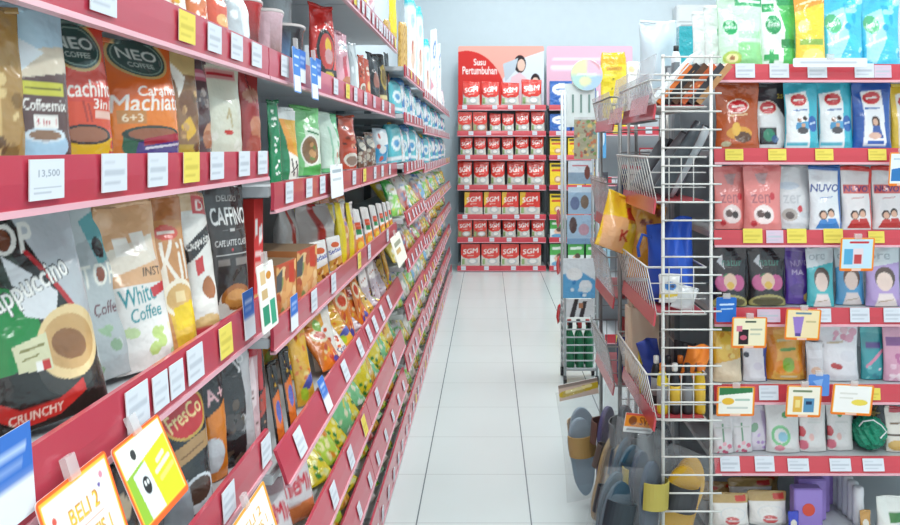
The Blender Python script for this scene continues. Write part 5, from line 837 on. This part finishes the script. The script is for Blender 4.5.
m2row(5, 'yelbox', ((550, 566), (568, 584)), 194); m2row(6, 'grnbox', ((550, 565), (567, 582), (584, 599)), 220); m2row(7, 'grnbox', ((550, 566), (568, 584), (586, 602)), 244)
# air conditioner on the far wall
t = thing('air_conditioner', 'white air conditioner high on the far wall', 'air conditioner', (X_at(677, 8.44), 8.44, Z_at(35, 8.44)))
obj('casing', MB().prism([(0, .06), (.02, .02), (.2, 0), (.21, .33), (.03, .34), (0, .3)], 0, 0, .85).mesh('casing', mat('ac_white', 'd5d9da', .4), .012), t)
obj('louver', MB().box(.04, -.006, .07, .81, .012, .115).mesh('louver', mat('ac_grey', 'a4abae', .4), .004), t); obj('front_panel', MB().box(.01, -.01, .14, .84, .02, .3).mesh('front_panel', mat('ac_white', 'd5d9da', .4), .006), t)
# ------------------------------------------------------------------ grey shelf unit behind the racks with the tall packs
bay('shelving_bay', 'grey shelving end behind the wire racks with yellow pack on top', 'shelving', (.74, 4.9, 0), 0, .9, .5, 1.5, [dict(zt=z, zb=z - .055, yt=.004, yb=0, tags=autotags(.9, 90 + i, 5)) for i, z in enumerate((1.44, 1.12, .8, .48, .12))], 0, RAILR)
P('tallyel', 'display_pack', 'pack', 'tall yellow pack', 'soft', 2.5, .3, [('B', 'efd62c'), ('R', 0, 0, 1, .17, 'f2b51f'), ('R', .2, .2, .8, .24, 'd8a02c'), ('N', 9, .3, .35, .8, .6, .035, ['5a4c20', '8a7a2c'], 3), ('L', .2, .3, .8, .29, .05, 'f6ec9c')], 60, 24, 40, seal=False)
put('tallyel', (X_at(614, 4.95), 4.97, 1.433), .165, Z_at(52, 4.95) - 1.433, .06, 0, 0, 0, '', 0, 'tall yellow pack with orange top behind the round iridescent sign')
P('tallwh', 'display_pack', 'pack', 'white pack', 'soft', 2.5, .3, [('B', 'e9ebe8'), ('E', .4, .12, .2, .06, 'e0d0a0'), ('L', .3, .5, .7, .45, .08, '7a9ac8'), ('E', .55, .75, .25, .1, 'c8d8e0')], 50, 20, 34, seal=False)
put('tallwh', (X_at(633, 4.98), 5.0, 1.433), .1, Z_at(62, 4.98) - 1.433, .05, 0, 0, 0, '', 0, 'white pack standing beside the tall yellow pack')
# ------------------------------------------------------------------ wire racks at the end of the soap shelving
def rack(label, x0, x1, y0, y1, H, wire, baskets, rungs, over=.03, pr=.0053):
    t = thing('wire_rack', label, 'rack', (x0, y0, 0), 0, 'wire racks beside the aisle')
    w, d = x1 - x0, y1 - y0
    for (x, y) in ((0, 0), (w, 0), (0, d), (w, d)): 
        p = obj('pole', MB().tube([(x, y, 0), (x, y, H)], pr, 10).mesh('pole', wire, smooth=True), t)
    for z in rungs:
        obj('rung', MB().tube([(-.006, -.004, z), (w + over, -.004, z)], .0028, 6).mesh('rung', wire, smooth=True), t)
    for z in rungs[::3]:
        obj('rung', MB().tube([(-.006, d, z), (w + .006, d, z)], .0028, 6).mesh('rung', wire, smooth=True), t)
    for (zb, zt, kind) in baskets:
        m = MB(); xo, xi, r = -.016, w - .012, .0019; fl = -.03 if kind != 'a' else -.02
        b0, b1 = .012, d - .012
        m.tube([(xo + fl, b0, zt), (xo + fl, b1, zt), (xi, b1, zt), (xi, b0, zt), (xo + fl, b0, zt)], .0034, 6)
        m.tube([(xo, b0, zb), (xo, b1, zb), (xi, b1, zb), (xi, b0, zb), (xo, b0, zb)], .0034, 6)
        for i in range(1, 4): 
            f = i / 4; x = xo + (xi - xo) * f; m.tube([(x, b0, zt), (x, b0, zb), (x, b1, zb), (x, b1, zt)], r, 5)
        n = int(d / .042)
        for i in range(n + 1):
            y = b0 + (b1 - b0) * i / n; m.tube([(xo + fl, y, zt), (xo, y, zb), (xi, y, zb)], r, 5)
        for f in (.33, .66): z = zb + (zt - zb) * f; m.tube([(xo + fl * f, b0, z), (xi, b0, z)], r, 5)
        bk = obj('basket_mesh', m.mesh('basket_mesh', wire, smooth=True), t)
        obj('front_rail', MB().prism([(xo - .012, zb - .035), (xo - .006, zb - .037), (xo + .001, zb + .008), (xo - .005, zb + .01)], 1, b0, b1).mesh('front_rail', RAILR), bk)
        obj('basket_tray', MB().box(xo + .006, b0 + .004, zb + .002, xi - .004, b1 - .004, zb + .006).mesh('basket_tray', mat('dark_red_tray', 'a83c44', .5)), bk)
        if kind in 'ac': obj('clear_front', MB().prism([(xo + fl - .003, zt + .02), (xo + fl - .0055, zt + .02), (xo - .0085, zb + .01), (xo - .006, zb + .01)], 1, b0, b1).mesh('clear_front', ACRYL), bk)
    for x in (0, w):
        for y in (0, d): obj('foot', MB().tube([(x, y, 0), (x, y, .012)], .012, 10).mesh('foot', BLACK), t)
    return t
RY0, RY1 = 2.30, 2.86
rg = [Z_at(57 + 18.15 * i, RY0) for i in range(29)]
rack('tall white wire rack with baskets at the end of soap shelving', X_at(663, RY0), X_at(711, RY0), RY0, RY1, 1.585, WIRE, [(1.43, 1.51, 'a'), (1.145, 1.28, 'b'), (.81, .95, 'b'), (.495, .63, 'b')], rg)
rack('grey wire rack behind the white wire rack', .5, .655, 2.93, 3.42, 1.5, GREYWIRE, [(1.41, 1.5, 'a'), (1.02, 1.17, 'c'), (.73, .89, 'c'), (.4, .55, 'c')], [.1 + .085 * i for i in range(16)], .004, .008)
# contents: upper basket, slanted magazines
def prop(name, label, cat, me, loc, rot=(0, 0, 0), group=None):
    o = obj(name, me, None, loc, rot); return tag(o, label, cat, group)
def slab(w, h, t, ops, nu=30): return panel_mesh('printed_slab', w, h, t, canvas(h / w, ops, 70), nu, nu, MATTE)
cols = [('orange', 'd9702c'), ('black', '2a282b'), ('dark brown', '5a3a26'), ('rust', 'c25a2a'), ('charcoal', '3a3a40'), ('tan', 'b98a5c')]
for i, (ds, c) in enumerate(cols):
    ops = [('B', c), ('N', 7, .1, .1, .9, .9, .14, ['e8b070', '2a2224', 'e0d0b8', c], i)]
    prop('magazine', f'{ds} magazine slanting in top basket, {ORD[i + 1]} from the aisle', 'magazine', slab(.018, .15, .08, ops, 24), (.51 + .024 * i, RY0 + .056, 1.442), (0, .7, 0), 'slanting magazines in the top basket')
prop('plastic_folder', 'clear silvery sleeve slanting along the edge of top basket', 'folder', MB().box(-.004, -.06, 0, .004, .06, .215).mesh('folder', mat('silver_film', 'e2e5e7', .2, .1), .002), (.495, RY0 + .075, 1.44), (0, .74, 0))
gm = [mat('grey_plastic', '7c8388', .35), mat('dark_plastic', '3c4248', .35), mat('navy_plastic', '2c3c68', .35), mat('pale_grey', 'a4aaae', .3)]
for i, (k, ln) in enumerate(((1, .25), (3, .24), (1, .24), (0, .22), (1, .22), (2, .22), (0, .2), (1, .2))):
    b = MB().tube([(0, 0, 0), (.0, 0, ln * .1), (.0, 0, ln * .8), (.0, 0, ln)], .027, 12)
    for v in b.bm.verts: v.co.y *= .6; f = v.co.z / ln; v.co.x *= 1 - .45 * f * f
    prop('umbrella', f'{ORD[i + 1]} folded umbrella from the front in second basket, {("dark grey", "pale grey", "near black", "mid grey", "charcoal", "navy", "dull grey", "smoky grey")[i]}', 'umbrella', b.mesh('umbrella', gm[k], smooth=True), (.52 + .03 * (i % 3), RY0 + .04 + i * .058, 1.165), (0, .5 + .06 * (i % 2), 0), 'folded umbrellas in the second basket')
# third basket
P('bluebag', 'cloth_bag', 'bag', 'royal blue folded cloth bag', 'gusset', 1.2, .5, [('B', '1f4cae'), ('P', [(.5, 0), (.7, 0), (.75, 1), (.6, 1)], '2a5cc4'), ('L', .3, .1, .35, .9, .03, '1a3c90')], 60, 44, 50, seal=False, crumple=4.2, m=MATTE)
put('bluebag', (.582, RY0 + .17, .824), .145, .25, .15, 0, 0, .0, '', 0, 'royal blue cloth bag in the third basket of white wire rack')
obj('strap', MB().tube([(-.064, -.02, .2), (-.095, -.03, .21), (-.11, -.035, .17), (-.105, -.03, .14)], .005, 8).mesh('strap', mat('blue_cloth', '23479c', .8)), bpy.data.objects['cloth_bag'])
P('fish', 'soft_pack', 'pack', 'white pack with blue fish', 'pillow', .9, .3, [('B', 'dfe0de'), ('E', .5, .4, .3, .15, '2f78c0'), ('E', .62, .4, .1, .06, '1c2c5a'), ('P', [(0, .7), (1, .6), (1, .74), (0, .84)], 'e0c43c')], 60, 26, 28)
put('fish', (.548, RY0 + .034, .84), .066, .085, .02, 0, 0, 0, '', 0, 'white pack with blue fish in front of the blue cloth bag')
P('plainwh', 'soft_pack', 'pack', 'plain pale grey wrapper', 'pillow', 1, .3, [('B', 'd0d3d4'), ('P', [(.4, 0), (1, .3), (1, .6)], 'e4e6e6')], 40, 22, 24)
put('plainwh', (.582, RY0 + .034, .818), .07, .075, .02, 0, 0, .3, '', 0, 'plain pale grey wrapper low in front of the blue cloth bag')
P('keysnk', 'snack_bag', 'snacks', 'yellow snack bag with red letter', 'pillow', 1.3, .4, [('B', 'ecc12c'), ('P', [(.5, 0), (1, 0), (1, .4), (.6, .5)], 'd8902c'), ('P', [(0, .45), (.6, .4), (.7, 1), (.1, 1)], 'eeb27a'), ('P', [(.55, .2), (.8, .14), (.85, .4), (.6, .42)], 'cc3c24'), ('T', 'K', .6, .72, .26, .2, 'c83c2c', .2, .05)], 80, 40, 44, crumple=2)
put('keysnk', (.44, RY0 + .42, .94), .15, .2, .07, .25, -.2, .35, '', 0, 'yellow snack bag hanging over the basket front above the blue bag')
P('orsnk', 'snack_bag', 'snacks', 'golden snack bag with red flames', 'pillow', 1.2, .4, [('B', 'd89428'), ('N', 8, .1, .1, .9, .9, .14, ['c8402c', 'ecc048', '8a3c1c'], 4)], 60, 30, 34, crumple=2)
put('orsnk', (.56, RY0 + .46, .84), .13, .26, .06, .1, 0, .05, '', 0, 'golden snack bag with red flames behind the blue cloth bag')
# fourth basket: bottled things and gloves
spec = [('e0c82c', 'yellow'), ('26282c', 'black'), ('2f3236', 'charcoal'), ('d8b020', 'golden yellow'), ('1f2226', 'jet black'), ('44484c', 'slate'), ('2c2a28', 'brown-black')]
for i, (c, ds) in enumerate(spec):
    x, y = .53 + (i % 4) * .038, RY0 + .05 + (i // 4) * .085
    t = thing('spray_bottle', f'{ds} bottle, {ORD[i + 1]} among those in the lowest basket of white rack', 'bottle', (x, y, .5015), 0, 'bottles in the lowest basket')
    b_ = mat('bottle_' + ds.replace(' ', '_').replace('-', '_'), c, .35)
    obj('bottle_body', lathe_mesh('bottle_body', [(.015, 0), (.0165, .006), (.0165, .1), (.012, .12), (.007, .128)], b_, n=16), t)
    obj('bottle_label', lathe_mesh('bottle_label', [(.0169, .03), (.0169, .085)], mat('label_yellow' if i % 2 else 'label_grey', 'e0b83c' if i % 2 else '8a8c90', .5), n=16), t)
    obj('cap', lathe_mesh('cap', [(.008, .128), (.009, .13), (.009, .15), (.006, .152)], mat(('cap_orange', 'cap_white', 'cap_black')[i % 3], ('e07a2c', 'd8d8d4', '222428')[i % 3], .4), n=14), t)
for i, (x, y, z, c, ds) in enumerate(((.6, .1, .66, 'e8842c', 'orange'), (.625, .17, .65, '26262a', 'black'), (.565, .22, .655, '2a3c8c', 'blue and black'))):
    m = MB()
    P(f'glv{i}', 'work_glove', 'glove', f'{ds} glove', 'pillow', .8, .5, [('B', c), ('N', 6, .1, .1, .9, .9, .14, ['2a2c30', c], i)], 40, 24, 26, seal=False, crumple=3, m=MATTE)
    put(f'glv{i}', (x, RY0 + y, z - .16), .075, .2, .04, .2 * i, 0, .3 - .3 * i, '', 0, f'crumpled {ds} glove pack upright in the lowest basket of white rack')
put_ = prop('pouch_box', 'beige rounded box at the back of the lowest basket', 'box', MB().box(-.055, -.04, 0, .055, .04, .26).mesh('pouch_box', mat('beige_card', 'd3bda6', .6), .014), (.545, RY0 + .44, .502))
P('yelhand', 'work_glove', 'glove', 'yellow glove pack', 'pillow', 1.7, .4, [('B', 'e2c22c'), ('R', .1, .4, .9, .6, '2a2c30')], 40, 20, 30, seal=False)
put('yelhand', (.512, RY0 + .25, .502), .05, .16, .02, .9, 0, -.1, '', 0, 'yellow and black glove pack by the mesh of the lowest basket')
# contents of the grey rack
P('nbk', 'notebook', 'notebook', 'notebook', 'carton', 1.3, .15, [('B', 'e8e2e0'), ('R', .0, 0, .3, 1, '24386c'), ('R', .5, .5, .9, .8, 'e4d8a8'), ('R', 0, 0, 1, .08, 'c85a6c')], 40, 18, 22, seal=False, side='24386c')
put('nbk', (.545, 3.0, 1.034), .11, .2, .02, .1, 0, .1, '', 0, 'white and navy notebook in the grey rack')
P('pnk', 'toy_pack', 'toy', 'white toy pack with black lines', 'soft', 1.1, .2, [('B', 'd8d0d4'), ('O', .35, .5, .2, .2, .2, '3a3438'), ('L', .6, .2, .9, .7, .05, '3a3438'), ('E', .6, .4, .06, .05, 'd05a6c')], 50, 20, 22, seal=False)
put('pnk', (.565, 2.99, .744), .13, .22, .03, 0, -.05, 0, '', 0, 'white toy pack with black lines in the grey rack')
for k, (c, x, w, ds) in enumerate((('2c4aa8', .53, .06, 'blue'), ('2c8a4c', .59, .07, 'green'), ('c83c3c', .555, .05, 'red'))):
    P(f'gr{k}', 'toy_pack', 'toy', ds + ' pack', 'soft', 1.6, .4, [('B', c), ('E', .5, .5, .3, .2, 'e0e0dc')], 40, 16, 22, seal=False)
    put(f'gr{k}', (x, 3.0 + k * .08, .414), w, .16 + .02 * k, .03, 0, 0, 0, '', 0, f'{ds} pack in the lowest basket of grey rack')
for k, (x, y, z, h, lab) in enumerate(((.50, 2.475, 1.455, .14, 'clear sheet holder clipped above the white rack'), (.49, 2.87, 1.44, .13, 'clear sheet holder clipped above the grey rack'))):
    t = thing('sheet_holder', lab, 'sheet holder', (x - .012, y, z), 0)
    t.rotation_euler = (0, .16, 0)
    obj('clear_sheet', MB().box(-.002, -.13, 0, .002, .13, h).mesh('clear_sheet', ACRYL), t); obj('pink_base', MB().box(-.005, -.135, -.045, -.002, .135, .012).mesh('pink_base', mat('pink_clear', 'd9a0a6', .25, alpha=.6)), t)
    for s in (-.05, 0, .05): obj('divider_slat', MB().box(.003, s - .006, -.02, .006, s + .006, .055).mesh('divider_slat', GREYWIRE), t)
# ------------------------------------------------------------------ revolving stand with hanging packs
SY = 4.26
t = thing('display_stand', 'narrow white revolving stand of stickers with round sign in the aisle', 'display stand', (X_at(565, SY), SY, 0))
w = X_at(597, SY) - X_at(565, SY)
for (x, y) in ((0, 0), (w, 0), (0, w), (w, w)):
    obj('pole', MB().tube([(x, y, .05), (x, y, 1.62)], .008, 10).mesh('pole', mat('light_grey_tube', 'b9bfc2', .35, .2), smooth=True), t)
    c = obj('caster', MB().tube([(x - .008, y, .025), (x + .008, y, .025)], .025, 16).mesh('caster', BLACK), t)
for i in range(9): 
    z = .09 + i * .043 
    obj('rung', MB().tube([(0, -.002, z), (w, -.002, z)], .0045, 6).mesh('rung', mat('light_grey_tube', 'b9bfc2')), t); obj('rung', MB().tube([(-.002, 0, z), (-.002, w, z)], .004, 6).mesh('rung', mat('light_grey_tube', 'b9bfc2')), t)
obj('floor_tray', MB().box(.004, .004, .075, w - .004, w - .004, .083).mesh('floor_tray', SHELFW), t)
obj('slotted_back', MB().box(-.0, .012, 1.42, w * .95, .02, 1.66).mesh('slotted_back', mat('white_board', 'e4ecea', .4)), t)
for k in range(3): obj('slot', MB().box(.04 + k * .045, .008, 1.5, .05 + k * .045, .0118, 1.6).mesh('slot', mat('slot_green', '7c9a92', .5)), t)
d = obj('round_sign', lathe_mesh('round_sign', [(.0875, 0), (.088, .002), (.088, .008), (.0875, .01)], mat('sign', 'e2efe6', .25), None, 40), t, (w * .56 + .02, .0, Z_at(75, SY)), (PI / 2, 0, 0))
A_ = canvas(1, [('B', 'dcefe4'), ('P', [(.0, 0), (.5, 0), (.5, .5), (0, .6)], 'f0f3c0'), ('P', [(.5, 0), (1, 0), (1, .5), (.5, .5)], 'f0cfe2'), ('P', [(0, .5), (.5, .5), (.4, 1), (0, 1)], 'bfe6df'), ('P', [(.5, .6), (1, .5), (1, 1), (.4, 1)], 'b8d8ec'), ('E', .45, .7, .2, .15, 'eff2c4'), ('L', .2, .48, .8, .48, .07, 'f2f6f4'), ('P', [(.62, .05), (.95, .2), (.9, .3)], 'e8a8b0')], 60)
vs, fs, cs = [(0, 0, 0)], [], [sample(A_, np.array([.5]), np.array([.5]))[0]]
for j in range(1, 11):
    for i in range(36):
        a = i / 36 * 2 * PI; r_ = .086 * j / 10; vs.append((r_ * math.cos(a), 0, r_ * math.sin(a))); cs.append(sample(A_, np.array([.5 + .5 * j / 10 * math.cos(a)]), np.array([.5 - .5 * j / 10 * math.sin(a)]))[0])
for i in range(36): fs.append((0, 1 + i, 1 + (i + 1) % 36))
for j in range(9):
    for i in range(36): a, b = 1 + j * 36 + i, 1 + j * 36 + (i + 1) % 36; fs.append((a, a + 36, b + 36, b))
obj('sign_print', mesh_from('sign_print', vs, fs, np.array(cs), MATTE, False), t, (w * .56 + .02, -.0115, Z_at(75, SY)))
for nm, p0, p1, a, b, ops, lab in (
    ('sticker_sheet', 574, 597, 117, 159, [('B', 'a9a78c'), ('N', 46, .04, .04, .96, .96, .085, ['c8805c', '7a9a5c', 'd8b870', '8a6a5c', '5a8a84', 'c86a5a'], 2), ('R', 0, 0, 1, .06, 'd8dcdc')], 'sheet of colourful round stickers at the top of white stand'),
    ('picture_card', 568, 592, 161, 184, [('B', 'd6e2ea'), ('R', 0, .5, 1, 1, '8fa8bc'), ('E', .8, .5, .12, .3, '7a4c44'), ('L', .2, .2, .8, .2, .06, 'c05a5c')], 'pale card with small brown figure under the stickers'),
    ('sticker_sheet', 568, 591, 187, 214, [('B', '9dbbd4'), ('E', .3, .6, .2, .25, '6a7a9c'), ('E', .72, .55, .18, .25, '7a6a5c'), ('R', 0, 0, 1, .2, 'c4d8e6')], 'blue picture pack, higher of two on white stand'),
    ('sticker_sheet', 567, 591, 215, 244, [('B', 'a6c4dc'), ('E', .25, .35, .16, .28, '5a4a48'), ('E', .7, .5, .22, .2, 'c09aa8'), ('R', 0, .8, 1, 1, '7fa4c4')], 'blue picture pack, lower of two on white stand'),
    ('puzzle_pack', 563, 595, 258, 298, [('B', 'dfe8ec'), ('P', [(0, .4), (.5, .3), (1, .55), (1, 1), (0, 1)], '5fa8d8'), ('E', .35, .4, .25, .16, 'eef2f2'), ('E', .7, .7, .2, .16, 'e6eef2'), ('N', 6, .1, .6, .9, .95, .07, ['d8e8f0', '3a88c4'], 3)], 'white and blue picture pack low on white stand'),
    ('brochure', 566, 594, 299, 317, [('B', 'd8dcde'), ('P', [(.3, 0), (.45, 0), (.3, 1), (.12, 1)], '3a3438'), ('P', [(.6, .1), (.75, .1), (.62, 1), (.46, 1)], '3a3438'), ('R', .45, .2, .6, .5, 'b07858')], 'striped leaflet pack above the cage of white stand')):
    y = SY - .02; prop(nm, lab, 'sticker pack', panel_mesh(nm, (p1 - p0) * y / F, (b - a) * y / F, .006, canvas((b - a) / (p1 - p0), ops, 60), 40, 40, FILM), (X_at((p0 + p1) / 2, y), y, Z_at(b, y)), (.03, 0, 0))
for nm, p0, p1, a, b, ops, lab in (
    ('sticker_sheet', 598, 606, 118, 158, [('B', '5aa8dc'), ('E', .5, .5, .3, .2, 'd8ecf4'), ('R', 0, 0, 1, .1, 'c8d8e4')], 'bright blue pack at the side of white stand near its top'),
    ('sticker_sheet', 597, 608, 172, 213, [('B', 'dfc3cc'), ('P', [(.5, 0), (1, 0), (1, 1), (.6, 1)], '3a343c'), ('N', 5, .1, .1, .9, .9, .14, ['d86a8c', 'e8e4e8'], 4)], 'pink and black pack at the side of white stand'),
    ('sticker_sheet', 597, 610, 222, 280, [('B', '9fc8d8'), ('R', 0, 0, 1, .12, 'dfe6e8'), ('N', 9, .1, .2, .9, .9, .14, ['5a9ab8', 'd8e4e4', '7ab0a4'], 4)], 'pale blue pack at the side of white stand, lowest')):
    y = SY + .06; prop(nm, lab, 'sticker pack', panel_mesh(nm, (p1 - p0) * y / F * 1.1, (b - a) * y / F, .006, canvas((b - a) / (p1 - p0), ops, 50), 24, 34, FILM), (X_at((p0 + p1) / 2, y), y, Z_at(b, y)), (0, 0, .35))
for k, (z, c, ds) in enumerate(((.33, 'c8282c', 'upper red'), (.6, 'd84c4c', 'middle red'), (.86, 'c85a5c', 'top red'))):
    P(f'hang{k}', 'snack_bag', 'snacks', 'small red packet', 'pillow', 1.1, .3, [('B', c), ('E', .5, .5, .2, .2, '3c2c24')], 30, 16, 18, seal=False)
    put(f'hang{k}', (X_at(562, SY) - .014, SY + .05 + .01 * k, z), .07, .1, .02, 1.3, 0, 0, '', 0, f'{("lowest", "middle", "highest")[k]} red packet hanging at the aisle side of white stand')
gb = mat('green_bottle', '2a7a54', .3); rb = mat('red_bottle', 'a83432', .4)
for k in range(6):
    x, y = X_at(565, SY) + .035 + (k % 3) * .052, SY + .045 + (k // 3) * .07
    t = thing('bottle', f'{ORD[k + 1]} bottle in the cage of white stand, {"green with red cap" if k % 2 else "green with dark cap"}', 'bottle', (x, y, .084), 0, 'bottles in the stand cage')
    obj('bottle_body', lathe_mesh('bottle_body', [(.02, 0), (.022, .006), (.022, .17), (.01, .2), (.009, .22)], gb, n=16), t); obj('cap', lathe_mesh('cap', [(.012, .22), (.012, .25), (.008, .252)], rb if k % 2 else BLACK, n=12), t)
# ------------------------------------------------------------------ bagged slippers beside the rack
def slipper_mesh(m):
    b = MB(); n = 28; pts = []
    for i in range(n):
        a = 2 * PI * i / n; z = -math.cos(a); x = math.sin(a)
        wd = .043 + .008 * z - .007 * math.exp(-((z + .1) / .35) ** 2)
        pts.append((x * wd, .125 + z * .125))
    b.prism(pts, 1, -.009, .009); return b.mesh('slipper', m, .003)
def strap_mesh(m):
    b = MB(); outer = []
    pts = [(-.043 * math.cos(a), -.009 - .045 * math.sin(a)) for a in [PI * i / 14 for i in range(15)]]
    poly = pts + [(x * .92, (y + .009) * .9 - .009) for x, y in pts[::-1]]
    b.prism(poly, 2, .14, .205); return b.mesh('strap', m)
def slippers(label, x, y, z, yaw, tilt, roll, sole, strap, header=None, hdr_w=.1, hh=.33, ww=.13):
    t = thing('bagged_slippers', label, 'slippers', (x, y, z), yaw, 'bagged slippers beside the rack'); t.rotation_euler = (tilt, roll, yaw); t.scale = (1.2, 1.0, 1.16)
    sm, st = mat('slipper_' + sole, sole, .6), mat('strap_' + strap, strap, .5)
    for k, dy in ((0, -.018), (1, .018)):
        s = obj('slipper', slipper_mesh(sm), t, (.012 * (k * 2 - 1), dy + .02 * k, .02 + .01 * k)); o = obj('strap', strap_mesh(st), s)
        if k: s.rotation_euler = (0, 0, PI)
    A = canvas(hh / ww, [('B', 'ffffff')], 10)
    obj('clear_bag', bag_mesh('clear_bag', ww, hh, .085, 'pillow', A, 16, 20, int(x * 1000), CLEAR, 1.6), t, (0, 0, .002))
    if header: obj('header_card', panel_mesh('header_card', hdr_w, .05, .004, canvas(.5, header, 90), 50, 26, PAPER), t, (0, -.006, hh - .03))
HO = [('B', 'dfe2e0'), ('R', 0, .0, 1, .7, 'e8922c'), ('R', 0, 0, 1, .1, 'd85a4c'), ('T', 'SW', .68, .38, .4, .42, '8a3c24', 0, .05), ('E', .25, .38, .14, .24, '8a4c24'), ('L', .1, .85, .9, .85, .05, '8a8c8c')]
HY = [('B', 'c9b4a4'), ('L', .1, .62, .95, .45, .2, 'c0a82c'), ('L', .2, .5, .8, .4, .1, 'e8dc9c'), ('R', .0, .0, 1, .2, '8c8078')]
slippers('bagged grey-blue slippers with yellow header, far one of the slipper pile', X_at(590, 2.78), 2.82, .03, .25, .05, -.12, '8fa3b2', 'a98850', HY, .125, .36, .14)
slippers('bagged purple and brown slippers leaning behind the striped ones', X_at(606, 2.72), 2.66, .08, .9, .05, .06, '4a4670', '5c4038', None, .1, .36, .14)
slippers('bagged tan-edged slippers leaning out to the aisle beside orange header', X_at(598, 2.5), 2.5, .05, .75, .1, .3, '9a845c', '4c4440', None, .1, .34, .14)
slippers('bagged teal slippers with orange header card in the slipper pile', X_at(616, 2.42), 2.4, .07, .5, -.02, .24, '2c5468', '20384a', HO, .1, .33, .14)
slippers('bagged navy slippers hanging just before the rack pole', X_at(640, 2.36), 2.3, .06, .8, -.02, .12, '24384e', 'a89a44', None, .1, .34, .14)
slippers('bagged charcoal slippers hanging high behind the navy ones', X_at(640, 2.5), 2.52, .14, .9, -.02, -.1, '363c44', '484c50', None, .1, .34, .14)
slippers('bagged black and teal slippers lowest at the aisle side of the pile', X_at(598, 2.3), 2.26, .015, .5, -.04, .3, '2a4656', '1c2830', None, .1, .3, .14)
slippers('bagged dark slippers behind the lower rungs of white rack', X_at(676, 2.5), 2.56, .09, .2, 0, -.2, '343e48', '5c6468', None, .1, .36, .14)
slippers('bagged bright yellow slippers behind lowest rungs of white rack', X_at(668, 2.4), 2.38, .03, -.1, 0, .2, 'd9a81f', '3a3c40', None, .1, .3, .14)
# ------------------------------------------------------------------ labels, camera, look
def end_of(w): return 'rack end' if 'soap' in w else ('aisle end' if 'milk' in w or 'header' in w else 'near end')
finish_labels(end_of)
cam = bpy.data.cameras.new('camera'); co = bpy.data.objects.new('camera', cam); C.objects.link(co)
co.location = (0, 0, CH); co.rotation_euler = (PI / 2, 0, 0)
cam.sensor_fit = 'HORIZONTAL'; cam.sensor_width = 36; cam.lens = F / 900 * 36; cam.shift_x = -(VX - 450) / 900; cam.shift_y = -(262.5 - VY) / 900; cam.clip_start = .02
S = bpy.context.scene; S.camera = co
S.view_settings.view_transform = 'Standard'; S.view_settings.look = 'None'; S.view_settings.gamma = 1; S.view_settings.use_curve_mapping = False
S.view_settings.exposure = EXPO
S.cycles.max_bounces = 10; S.cycles.diffuse_bounces = 6; S.cycles.transparent_max_bounces = 16
